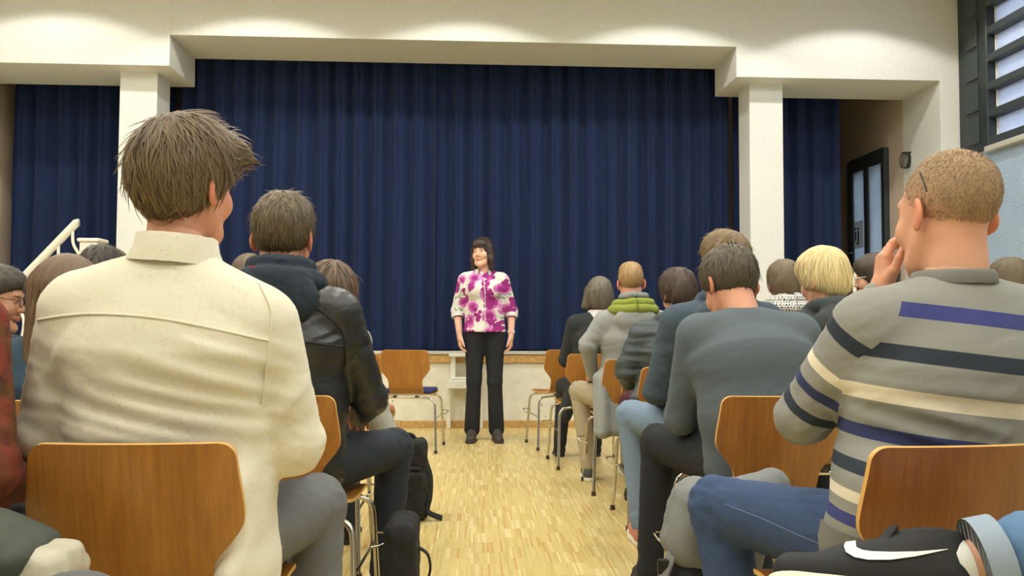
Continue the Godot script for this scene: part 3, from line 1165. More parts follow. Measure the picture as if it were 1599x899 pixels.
func build_chairs():
	make_chair_parts()
	for q in [
		[-0.604, 1.49, 0.0, 0, "nearest plywood chair at left, holding the man in the cream shirt"],
		[-0.58, 2.41, 3.0, 0, "plywood chair of the man in the black leather jacket"],
		[-0.68, 3.20, 0.0, 0, "plywood chair under the curly-haired person beyond the leather jacket"],
		[-0.513, 6.20, 6.0, 0, "empty plywood chair with blue seat pad left of the woman", true],
		[-0.80, 5.45, 0.0, 0, "empty plywood chair half hidden behind the leather jacket", true],
		[0.76, 6.33, -8.0, 0, "empty plywood chair at the front right of the aisle"],
		[0.835, 5.50, -4.0, 0, "plywood chair of the grey-bobbed woman in black"],
		[0.955, 4.67, 0.0, 0, "plywood chair of the boy in the pale grey coat"],
		[1.005, 3.89, 0.0, 0, "plywood chair of the person in the puffer jacket"],
		[1.03, 3.10, 0.0, 1, "plywood chair of the boy in the blue-grey hoodie"],
		[0.925, 2.385, -2.0, 1, "plywood chair of the bowed man in the slate shirt"],
		[0.885, 1.43, -6.0, 2, "nearest plywood chair at right, holding the man in the striped sweater"],
		[-1.19, 2.28, 0.0, 1, "plywood chair of the long-haired girl in blue"],
		[-1.20, 1.46, 0.0, 1, "plywood chair of the person in the red-brown knit"],
		[-1.92, 3.05, 0.0, 1, "plywood chair of the man with glasses at far left"],
		[-1.16, 3.95, 0.0, 1, "plywood chair hidden beyond the leather jacket, in the fourth left row"],
		[-1.82, 3.80, 0.0, 1, "plywood chair of the dark-haired person below the stair rail"],
		[-2.13, 4.60, 0.0, 1, "plywood chair of the brown-haired person nearest the stair rail"],
		[1.66, 4.02, 0.0, 1, "plywood chair of the person in the checked scarf"],
		[1.47, 3.05, 0.0, 1, "plywood chair of the blond boy"],
		[2.17, 4.05, 0.0, 1, "plywood chair of the dark-haired person below the door"],
		[2.71, 3.72, 0.0, 1, "plywood chair of the person by the blue plaster wall"],
		[-0.85, 0.44, -14.0, 1, "plywood chair of the person whose grey knee shows lower left"],
		[1.14, 0.52, 0.0, 1, "plywood chair of the person whose black sneaker shows lower right"]]:
		make_chair(q[0], q[1], q[2], q[3], q[4], q.size() > 5)

# ---------------------------------------------------------------- body bases shared by everybody
func build_bases():
	# head: face towards -Z, origin between the ears
	var F := Field.new(Vector3(-0.12, -0.20, -0.15), Vector3(0.12, 0.16, 0.13), 0.0034)
	F.ell(Vector3(0, 0.045, 0.014), Vector3(0.0745, 0.086, 0.095), 0.01)
	F.ell(Vector3(0, -0.012, -0.036), Vector3(0.060, 0.088, 0.056), 0.03)
	for s in [-1.0, 1.0]:
		F.cap(Vector3(s * 0.050, -0.035, 0.004), Vector3(s * 0.030, -0.088, -0.050), 0.016, 0.016, 0.03)
		F.cap(Vector3(s * 0.030, -0.088, -0.050), Vector3(0, -0.100, -0.076), 0.016, 0.018, 0.025)
		F.ell(Vector3(s * 0.038, -0.024, -0.066), Vector3(0.022, 0.024, 0.020), 0.025)
	F.cap(Vector3(-0.032, 0.034, -0.078), Vector3(0.032, 0.034, -0.078), 0.014, 0.014, 0.02)
	for s in [-1.0, 1.0]:
		F.ell(Vector3(s * 0.031, 0.013, -0.101), Vector3(0.018, 0.011, 0.015), 0.010, Basis.IDENTITY, true)
		F.ell(Vector3(s * 0.031, 0.012, -0.0795), Vector3(0.0125, 0.0115, 0.0125), 0.004)
	F.cap(Vector3(0, 0.022, -0.089), Vector3(0, -0.022, -0.106), 0.007, 0.0115, 0.012)
	for s in [-1.0, 1.0]: F.cap(Vector3(s * 0.008, -0.026, -0.100), Vector3(s * 0.014, -0.027, -0.092), 0.0075, 0.006, 0.008)
	for s in [-1.0, 1.0]:
		F.cap(Vector3(0, -0.052, -0.0965), Vector3(s * 0.021, -0.056, -0.083), 0.0065, 0.0035, 0.006)
		F.cap(Vector3(0, -0.063, -0.0945), Vector3(s * 0.018, -0.060, -0.084), 0.0072, 0.004, 0.005)
	# neck stub
	F.cap(Vector3(0, -0.05, 0.022), Vector3(0, -0.17, 0.030), 0.054, 0.056, 0.03, Vector3(1, 0, 0), 1.02)
	# ears: a tilted shell with a rim and a hollow
	for s in [-1.0, 1.0]:
		var eb := Basis(Vector3.UP, s * 0.42) * Basis(Vector3(1, 0, 0), -0.12)
		var ec := Vector3(s * 0.083, 0.002, 0.020)
		F.ell(ec, Vector3(0.0075, 0.031, 0.019), 0.007, eb)
		F.ell(ec + eb * Vector3(s * 0.011, 0.004, -0.003), Vector3(0.009, 0.020, 0.011), 0.004, eb, true)
		F.ell(ec + Vector3(-s * 0.002, -0.026, -0.007), Vector3(0.006, 0.010, 0.008), 0.006, eb)
	head_base = F.mesh()
	var hc := PackedColorArray()
	var hv: PackedVector3Array = head_base.v
	for p in hv:
		var c := Color(1, 1, 1)
		var lip := Vector2(p.x / 0.024, (p.y + 0.0575) / 0.0115).length()
		if p.z < -0.075 and lip < 1.0: c = Color(0.88, 0.60, 0.58)
		var brow := Vector2((absf(p.x) - 0.033) / 0.017, (p.y - 0.0335 + absf(p.x) * 0.06) / 0.0042).length()
		if p.z < -0.06 and brow < 1.0: c = Color(0.30, 0.24, 0.20)
		if p.z < -0.06 and Vector2((absf(p.x) - 0.031) / 0.0125, (p.y - 0.0115) / 0.0062).length() < 1.0:
			c = Color(0.85, 0.95, 1.0)
			if absf(absf(p.x) - 0.031) < 0.0055: c = Color(0.12, 0.10, 0.10)
		if absf(p.x) > 0.076 and p.y > -0.04 and p.y < 0.04: c = Color(1.0, 0.78, 0.74)
		hc.append(c)
	head_base.c = hc
	hand_base = make_hand([[0.28, 0.45, 0.30], [0.34, 0.5, 0.35], [0.40, 0.55, 0.35], [0.45, 0.55, 0.4]], 0.0)
	hand_fist = make_hand([[0.95, 1.25, 0.7], [1.05, 1.3, 0.7], [1.1, 1.3, 0.7], [1.15, 1.3, 0.7]], 0.6)
	# shoe: heel at +Z, toe at -Z, ground at 0
	var S := Field.new(Vector3(-0.07, -0.01, -0.25), Vector3(0.07, 0.17, 0.10), 0.005)
	S.cap(Vector3(0, 0.046, 0.040), Vector3(0.004, 0.032, -0.165), 0.037, 0.030, 0.02, Vector3(1, 0, 0), 1.12)
	S.cap(Vector3(0, 0.060, 0.034), Vector3(0, 0.115, 0.036), 0.040, 0.041, 0.02)
	S.cap(Vector3(0, 0.085, 0.010), Vector3(0.002, 0.052, -0.085), 0.034, 0.032, 0.03)
	S.plane(Vector3(0, -1, 0), -0.020, 0.004)
	S.plane(Vector3(0, 1, 0), 0.118, 0.006)
	shoe_base = S.mesh()
	var B := Field.new(Vector3(-0.07, -0.02, -0.25), Vector3(0.07, 0.06, 0.11), 0.005)
	B.cap(Vector3(0, 0.012, 0.042), Vector3(-0.002, 0.012, -0.06), 0.037, 0.039, 0.02, Vector3(1, 0, 0), 1.05)
	B.cap(Vector3(-0.002, 0.012, -0.06), Vector3(0.006, 0.012, -0.168), 0.039, 0.035, 0.02, Vector3(1, 0, 0), 1.14)
	B.plane(Vector3(0, -1, 0), -0.0005, 0.002)
	B.plane(Vector3(0, 1, 0), 0.026, 0.003)
	sole_base = B.mesh()

func make_hand(curl: Array, thumb_in: float) -> Dictionary:
	var H := Field.new(Vector3(-0.10, -0.12, -0.22), Vector3(0.07, 0.06, 0.07), 0.0034)
	H.rbox(Vector3(0, 0, -0.05), Vector3(0.039, 0.0135, 0.047), 0.0125, 0.006)
	H.cap(Vector3(0, 0, 0.04), Vector3(0, 0, -0.02), 0.021, 0.022, 0.02, Vector3(1, 0, 0), 1.25)
	var xs := [-0.030, -0.010, 0.010, 0.0285]
	var ls := [0.070, 0.078, 0.072, 0.056]
	for k in 4:
		var p := Vector3(xs[k], 0.001, -0.085)
		var ang := 0.0
		var fan: float = xs[k] * 1.4
		for j in 3:
			ang += curl[k][j]
			var d := Vector3(fan * cos(ang), -sin(ang), -cos(ang)).normalized()
			var e: Vector3 = p + d * ls[k] * [0.46, 0.30, 0.24][j]
			var r0: float = [0.0096, 0.0086, 0.0078][j]
			H.cap(p, e, r0, r0 - 0.0012, 0.0035)
			p = e
	H.cap(Vector3(-0.024, -0.004, -0.022), Vector3(-0.052, -0.010, -0.052), 0.0145, 0.0115, 0.01)
	H.cap(Vector3(-0.052, -0.010, -0.052), Vector3(-0.062 + 0.03 * thumb_in, -0.016 - 0.02 * thumb_in, -0.080), 0.0105, 0.0090, 0.004)
	H.cap(Vector3(-0.062 + 0.03 * thumb_in, -0.016 - 0.02 * thumb_in, -0.080), Vector3(-0.064 + 0.06 * thumb_in, -0.022 - 0.02 * thumb_in, -0.102), 0.0088, 0.0074, 0.003)
	return H.mesh()

func bend(a: Vector3, b: Vector3, l1: float, l2: float, pole: Vector3) -> Vector3:
	var ab := b - a
	var d := clampf(ab.length(), 0.02, (l1 + l2) * 0.999)
	var u := ab.normalized()
	var x := (l1 * l1 - l2 * l2 + d * d) / (2.0 * d)
	var h := sqrt(maxf(l1 * l1 - x * x, 0.0))
	var q := (pole - u * pole.dot(u)).normalized()
	return a + u * x + q * h

# cloth creases: ridged noise stretched along one direction, stronger near the joints given
func crease(a: Dictionary, amp: float, joints: Array, sx: float, sy: float, slope: float, sd: float, wide = null):
	var v: PackedVector3Array = a.v
	var n: PackedVector3Array = a.n
	for k in v.size():
		var p := v[k]
		var w := 0.25
		for j in joints:
			var dd: float = p.distance_squared_to(j[0]) / (j[1] * j[1])
			if dd < 4.0: w += j[2] * exp(-dd)
		if wide != null: w += wide.call(p)
		if w < 0.05: continue
		var q := Vector3(p.x * sx + sd, (p.y + p.x * slope) * sy, p.z * sx)
		var r := nz.get_noise_3dv(q) + 0.22 * nz.get_noise_3dv(q * 1.9 + Vector3(5, 5, 5))
		v[k] = p + n[k] * (amp * w * (0.22 - sqrt(r * r + 0.006)) * 1.5)
	a.v = v
	renorm(a)

func limb_frame(dir: Vector3, palm: Vector3) -> Basis:
	var z := -dir.normalized()
	var y := -(palm - z * palm.dot(z)).normalized()
	var x := y.cross(z)
	return Basis(x, y, z)

func dv(sp: Dictionary, key: String, b: Vector3, def: Vector3) -> Vector3:
	if sp.has(key): return pv(sp[key]) - b
	return def

# one person: hip, neck and head are world points [x, height, depth]; everything else has a default
func person(sp: Dictionary) -> Dictionary:
	var hipw := pv(sp.hip)
	var b := Vector3(hipw.x, 0, hipw.z)
	var P := base("person", b)
	tag(P, sp.label, "person", "", "")
	var s: float = sp.get("s", 1.0)
	var near: bool = sp.get("near", false)
	var hip := hipw - b
	var neck := pv(sp.neck) - b
	var head := pv(sp.head) - b
	var turn := deg_to_rad(sp.get("turn", 0.0))
	var f := Vector3(sin(turn), 0, -cos(turn))
	var u := (neck - hip).normalized()
	var r := f.cross(Vector3.UP).normalized()
	var sw: float = sp.get("sw", 0.185) * s
	var sL := dv(sp, "sL", b, neck - u * 0.075 * s - r * sw)
	var sR := dv(sp, "sR", b, neck - u * 0.075 * s + r * sw)
	var rs := (sR - sL).normalized()
	var kL := dv(sp, "kL", b, hip + f * 0.43 * s - r * 0.12 + Vector3(0, -0.01, 0))
	var kR := dv(sp, "kR", b, hip + f * 0.43 * s + r * 0.12 + Vector3(0, -0.01, 0))
	var aL := dv(sp, "aL", b, Vector3(kL.x, 0.09, kL.z) - f * 0.08)
	var aR := dv(sp, "aR", b, Vector3(kR.x, 0.09, kR.z) - f * 0.08)
	var wL := dv(sp, "wL", b, hip.lerp(kL, 0.72) + Vector3(0, 0.115, 0) + r * 0.05)
	var wR := dv(sp, "wR", b, hip.lerp(kR, 0.72) + Vector3(0, 0.115, 0) - r * 0.05)
	var eL := dv(sp, "eL", b, bend(sL, wL, 0.29 * s, 0.26 * s, -r * 0.7 - f * 0.5 - Vector3(0, 0.5, 0)))
	var eR := dv(sp, "eR", b, bend(sR, wR, 0.29 * s, 0.26 * s, r * 0.7 - f * 0.5 - Vector3(0, 0.5, 0)))
	var hL := hip - r * 0.085 * s
	var hR := hip + r * 0.085 * s
	var ha: Array = sp.get("hrot", [0, 0, 0])
	var hs: float = sp.get("hs", 0.96)
	var hb := Basis.from_euler(Vector3(deg_to_rad(ha[1]), -deg_to_rad(ha[0]), -deg_to_rad(ha[2]))).scaled(Vector3.ONE * hs)
	var hT := Transform3D(hb, head)
	var waist := hip.lerp(neck, 0.36)
	var chest := hip.lerp(neck, 0.70)
	if sp.has("slump"):
		waist += f * -0.04 * sp.slump
		chest += f * -0.03 * sp.slump
	# ---- skin
	var lo := hip.min(neck).min(kL).min(kR).min(aL).min(aR).min(sL).min(sR).min(eL).min(eR).min(wL).min(wR) - Vector3.ONE * 0.22
	var hi := hip.max(neck).max(kL).max(kR).max(aL).max(aR).max(sL).max(sR).max(eL).max(eR).max(wL).max(wR) + Vector3.ONE * 0.22
	var cell: float = 0.009 if near else 0.013
	var A := Field.new(lo, hi, cell)
	A.cap(hip, waist, 0.095 * s, 0.085 * s, 0.04, r, 1.3)
	A.cap(waist, chest, 0.085 * s, 0.095 * s, 0.04, rs, 1.35)
	A.cap(chest, neck - u * 0.08, 0.09 * s, 0.05 * s, 0.04, rs, 1.5)
	A.cap(sL.lerp(sR, 0.12), sL.lerp(sR, 0.88), 0.040 * s, 0.040 * s, 0.03)
	var nr: float = sp.get("nr", 0.054) * s
	A.cap(neck + (neck - chest).normalized() * -0.03, hT * Vector3(0, -0.09, 0.026), nr * 1.22, nr * 0.88, 0.03)
	for q in [[sL, eL, wL], [sR, eR, wR]]:
		A.cap(q[0], q[1], 0.042 * s, 0.036 * s, 0.02)
		A.cap(q[1], q[2], 0.037 * s, 0.025 * s, 0.015)
	for q in [[hL, kL, aL], [hR, kR, aR]]:
		A.cap(q[0], q[1], 0.070 * s, 0.047 * s, 0.03)
		A.cap(q[1], q[2], 0.046 * s, 0.034 * s, 0.02)
	var body := A.mesh()
	var skin: Color = sp.get("skin", lin(206, 158, 128))
	tint(body, skin)
	body.uv = PackedVector2Array()
	var hd := {"v": head_base.v, "n": head_base.n, "i": head_base.i, "c": PackedColorArray()}
	for c in head_base.c: hd.c.append(Color(c.r * skin.r, c.g * skin.g, c.b * skin.b))
	join(body, hd, hT)
	var pn: Vector3 = sp.get("palm", Vector3(0, -1, 0))
	for q in [[eL, wL, true], [eR, wR, false]]:
		var hk := "handL" if q[2] else "handR"
		var dir: Vector3 = sp[hk].dir if sp.has(hk) else ((q[1] - q[0]).normalized() * 0.5 + f * 0.6).normalized()
		var pl: Vector3 = sp[hk].palm if sp.has(hk) else pn
		var fb := limb_frame(dir, pl).scaled_local(Vector3(-1 if q[2] else 1, 1, 1) * 0.98 * s)
		var hh := {"v": hand_base.v, "n": hand_base.n, "i": hand_base.i, "c": PackedColorArray()}
		if sp.has(hk) and sp[hk].get("fist", false):
			hh = {"v": hand_fist.v, "n": hand_fist.n, "i": hand_fist.i, "c": PackedColorArray()}
		tint(hh, Color(skin.r * 1.0, skin.g * 0.94, skin.b * 0.92))
		join(body, hh, Transform3D(fb, q[1]))
	put("body", to_mesh(body), M.skin, P)
	# ---- top garment
	var T: Dictionary = sp.top
	var bk: float = T.get("bulk", 1.0) * s
	var sleeve: float = T.get("sleeve", 1.0)
	var hemd: float = T.get("hem", 0.0)
	var slo := hip.min(neck).min(sL).min(sR).min(eL).min(eR).min(wL).min(wR) - Vector3(0.24, 0.20 + hemd, 0.24)
	var shi := hip.max(neck).max(sL).max(sR).max(eL).max(eR).max(wL).max(wR) + Vector3(0.24, 0.16, 0.24)
	for q in T.get("extra", []):
		slo = slo.min((pv(q[0]) - b).min(pv(q[1]) - b) - Vector3.ONE * 0.12)
		shi = shi.max((pv(q[0]) - b).max(pv(q[1]) - b) + Vector3.ONE * 0.12)
	var G := Field.new(slo, shi, T.get("cell", 0.0065 if near else 0.010))
	var wf: float = T.get("width", 1.0)
	G.cap(hip + Vector3(0, -hemd, 0), waist, T.get("skirt", 0.128) * bk, 0.122 * bk, 0.05, r, 1.30 * wf)
	G.cap(waist, chest, 0.122 * bk, 0.128 * bk, 0.05, rs, 1.34 * wf)
	G.cap(chest, neck - u * 0.085 * s, 0.124 * bk, 0.078 * bk, 0.05, rs, 1.55)
	G.cap(sL.lerp(sR, 0.06), sL.lerp(sR, 0.94), 0.060 * bk, 0.060 * bk, 0.05)
	for q in [sL, sR]:
		G.cap(neck - u * 0.025 * s, q.lerp(neck, 0.12) + Vector3(0, 0.004, 0), 0.050 * bk, 0.050 * bk, 0.05)
	if sp.has("bust"):
		for k in [-1.0, 1.0]: G.ell(chest + r * k * 0.075 + f * 0.105 - u * 0.01, Vector3(0.07, 0.07, 0.055), 0.04)
	for q in [[sL, eL, wL], [sR, eR, wR]]:
		G.cap(q[0], q[1], 0.061 * bk, 0.052 * bk, 0.026)
		var fe: Vector3 = q[1].lerp(q[2], clampf(sleeve - 0.02, 0.05, 1.0))
		G.cap(q[1], fe, 0.052 * bk, lerpf(0.052, 0.036, sleeve) * bk, 0.02)
	for q in T.get("extra", []):
		var w: Vector3 = q[5] if q.size() > 5 else Vector3.ZERO
		G.cap(pv(q[0]) - b, pv(q[1]) - b, q[2], q[3], q[4], w, q[6] if q.size() > 6 else 1.0)
	if T.has("hood"): hood(G, T.hood, neck, r, f, u, bk)
	# open the neck so that the skin shows
	if not T.get("closed", false):
		G.cap(neck + u * 0.02, neck + u * 0.025, 0.001, 0.001, 0.001)
		G.ell(neck + u * 0.055 + f * 0.018, Vector3(0.066, 0.05, 0.070) * s, 0.008, Basis.IDENTITY, true)
	if T.has("hemcut"): G.plane(Vector3(0, -1, 0), -(T.hemcut), 0.006)
	var tm := G.mesh()
	var joints := [[eL, 0.09, 1.0], [eR, 0.09, 1.0], [sL - u * 0.09, 0.09, 0.8], [sR - u * 0.09, 0.09, 0.8], [waist, 0.16, 0.8]]
	crease(tm, T.get("fold", 0.006), joints, T.get("fx", 5.0), T.get("fy", 13.0), T.get("slope", 0.3), hipw.x * 9.0, T.get("wide", null))
	if T.has("ridges"): ridges(tm, T.ridges)
	if T.get("stripes", false): stripe_uv(tm, neck, u, rs, hip, waist, chest, [sL, eL, wL], [sR, eR, wR])
	if T.get("planar", false):
		var uvp := PackedVector2Array()
		for p in tm.v: uvp.append(Vector2(p.x * 1.45 + 0.5 + p.z * 0.6, -p.y * 1.45))
		tm.uv = uvp
	put(T.get("name", "shirt"), to_mesh(tm), T.mat, P)
	# ---- trousers
	var Q: Dictionary = sp.pants
	var pb: float = Q.get("bulk", 1.0) * s
	var plo := hip.min(kL).min(kR).min(aL).min(aR) - Vector3.ONE * 0.2
	var phi := hip.max(kL).max(kR).max(aL).max(aR) + Vector3.ONE * 0.2
	var J := Field.new(plo, phi, Q.get("cell", 0.008 if near else 0.011))
	J.cap(hL.lerp(hR, 0.25) + u * 0.05, hL.lerp(hR, 0.75) + u * 0.05, 0.118 * pb, 0.118 * pb, 0.03)
	J.cap(hL.lerp(hR, 0.3), hL.lerp(hR, 0.7), 0.10 * pb, 0.10 * pb, 0.03)
	for q in [[hL, kL, aL], [hR, kR, aR]]:
		J.cap(q[0], q[1], 0.093 * pb, 0.066 * pb, 0.035)
		var an: Vector3 = q[1].lerp(q[2], Q.get("len", 0.98))
		J.cap(q[1], an, 0.064 * pb, Q.get("cuff", 0.050) * pb, 0.02)
	var jm := J.mesh()
	crease(jm, Q.get("fold", 0.006), [[kL, 0.10, 1.0], [kR, 0.10, 1.0], [aL, 0.12, 0.8], [aR, 0.12, 0.8], [hL + f * 0.08, 0.12, 1.0], [hR + f * 0.08, 0.12, 1.0]], 6.0, 13.0, 0.4, hipw.x * 5.0)
	put(Q.get("name", "trousers"), to_mesh(jm), Q.mat, P)
	# ---- shoes
	var SH: Dictionary = sp.get("shoes", {"mat": M.shoe_black, "sole": M.sole_dark})
	for q in [[aL, kL, "footL"], [aR, kR, "footR"]]:
		var fd: Vector3 = sp[q[2]] if sp.has(q[2]) else f
		if sp.has(q[2] + "T"): continue
		var fbs := Basis(Vector3.UP.cross(-fd).normalized(), Vector3.UP, -fd.normalized())
		var fT := Transform3D(fbs.scaled_local(Vector3.ONE * 0.98 * s), Vector3(q[0].x, 0.0, q[0].z) + fd * 0.03)
		var so := put("shoe", to_mesh(moved(shoe_base, fT)), SH.mat, P)
		put("sole", to_mesh(moved(sole_base, fT)), SH.sole, so)
	# ---- hair
	if sp.has("hair"): hair(P, hT, sp.hair)
	return {"node": P, "G": G, "J": J, "b": b, "hT": hT, "neck": neck, "u": u, "r": r, "f": f, "hip": hip, "sL": sL, "sR": sR, "eL": eL, "eR": eR, "wL": wL, "wR": wR, "kL": kL, "kR": kR, "aL": aL, "aR": aR, "chest": chest}

func moved(a: Dictionary, xf: Transform3D) -> Dictionary:
	var o := arrays()
	join(o, a, xf)
	return o

func hood(G: Field, size: float, neck: Vector3, r: Vector3, f: Vector3, u: Vector3, bk: float):
	var prev := Vector3.ZERO
	for k in 13:
		var t := lerpf(-2.3, 2.3, k / 12.0)
		var bkw := cos(t)
		var p := neck + r * sin(t) * 0.088 * bk - f * (bkw * 0.075 + 0.005) + u * (0.012 + 0.026 * bkw)
		if k > 0: G.cap(prev, p, 0.026 * size, 0.026 * size, 0.012)
		prev = p
	G.ell(neck - f * 0.10 - u * 0.055, Vector3(0.125, 0.082, 0.050) * size, 0.025, Basis.IDENTITY)

func ridge_at(p: Vector2, list: Array) -> float:
	var d := 0.0
	for r in list:
		var A := Vector2(r[0], r[1])
		var B := Vector2(r[2], r[3])
		var ab := B - A
		var t := clampf((p - A).dot(ab) / ab.length_squared(), -0.2, 1.2)
		var q := p - A - ab * t
		# one flank steeper than the other, tapering to both ends
		var sd: float = q.dot(Vector2(-ab.y, ab.x).normalized())
		var sg: float = r[4] * lerpf(0.75, 1.3, smoothstep(-0.008, 0.008, sd))
		d += r[5] * exp(-q.length_squared() / (sg * sg)) * (1.0 - pow(absf(t - 0.5) * 1.35, 2.0))
	return d

# soft ridges of drawn cloth on the side that faces +Z: [x0, y0, x1, y1, half width, height]
func ridges(a: Dictionary, list: Array):
	var v: PackedVector3Array = a.v
	var n: PackedVector3Array = a.n
	for k in v.size():
		var w := clampf(n[k].z * 1.6, 0.0, 1.0)
		if w <= 0.0: continue
		var d := ridge_at(Vector2(v[k].x, v[k].y), list)
		v[k] += n[k] * d * w
	a.v = v
	renorm(a)

func cap_dist(p: Vector3, a: Vector3, b: Vector3, ra: float, rb: float, w: Vector3, wk: float) -> float:
	var wi := 1.0 / wk - 1.0
	var ba := b - a
	ba += w * (ba.dot(w) * wi)
	var q := p - a
	q += w * (q.dot(w) * wi)
	var h := clampf(q.dot(ba) / ba.length_squared(), 0.0, 1.0)
	return (q - ba * h).length() - lerpf(ra, rb, h)

# body and sleeve get their own texture strips; triangles are split along the armhole so that the seam is clean
func stripe_uv(a: Dictionary, neck: Vector3, u: Vector3, rs: Vector3, hip: Vector3, waist: Vector3, chest: Vector3, armL: Array, armR: Array):
	var v: PackedVector3Array = a.v
	var n: PackedVector3Array = a.n
	var ix: PackedInt32Array = a.i
	var side := PackedFloat32Array()
	side.resize(v.size())
	for k in v.size():
		var p := v[k]
		var dt := minf(cap_dist(p, hip, waist, 0.133, 0.127, rs, 1.36), minf(cap_dist(p, waist, chest, 0.127, 0.133, rs, 1.40), cap_dist(p, chest, neck - u * 0.085, 0.129, 0.081, rs, 1.55)))
		var ar: Array = armL if p.distance_squared_to(armL[1]) < p.distance_squared_to(armR[1]) else armR
		var da := minf(seg_dist(p, ar[0], ar[1]) - 0.060, seg_dist(p, ar[1], ar[2]) - 0.050)
		side[k] = da - dt + 0.004
	var nv := PackedVector3Array()
	var nn := PackedVector3Array()
	var uv := PackedVector2Array()
	for k in range(0, ix.size(), 3):
		var tri_i := [ix[k], ix[k + 1], ix[k + 2]]
		for mode in 2:
			var poly := []
			for q in 3:
				var i0: int = tri_i[q]
				var i1: int = tri_i[(q + 1) % 3]
				var s0 := side[i0] if mode == 0 else -side[i0]
				var s1 := side[i1] if mode == 0 else -side[i1]
				if s0 >= 0.0: poly.append([v[i0], n[i0]])
				if (s0 >= 0.0) != (s1 >= 0.0):
					var t := s0 / (s0 - s1)
					poly.append([v[i0].lerp(v[i1], t), n[i0].lerp(n[i1], t).normalized()])
			for q in range(1, poly.size() - 1):
				for w in [poly[0], poly[q], poly[q + 1]]:
					var p: Vector3 = w[0]
					nv.append(p)
					nn.append(w[1])
					if mode == 0: uv.append(Vector2(0.25, clampf((neck - p).dot(u) / 0.64 + 0.02, 0.0, 0.999)))
					else:
						var ar: Array = armL if p.distance_squared_to(armL[1]) < p.distance_squared_to(armR[1]) else armR
						var S: Vector3 = ar[0]
						var E: Vector3 = ar[1]
						var W: Vector3 = ar[2]
						var d1 := clampf((p - S).dot((E - S).normalized()), -0.06, E.distance_to(S))
						var d2 := 0.0
						if seg_dist(p, E, W) < seg_dist(p, S, E): d2 = clampf((p - E).dot((W - E).normalized()), 0.0, 0.4)
						uv.append(Vector2(0.75, clampf((d1 + d2 + 0.06) / 0.64, 0.0, 0.999)))
	var ni := PackedInt32Array()
	ni.resize(nv.size())
	for k in ni.size(): ni[k] = k
	a.v = nv
	a.n = nn
	a.i = ni
	a.uv = uv

func seg_dist(p: Vector3, a: Vector3, b: Vector3) -> float:
	var ab := b - a
	return (p - a - ab * clampf((p - a).dot(ab) / ab.length_squared(), 0.0, 1.0)).length()

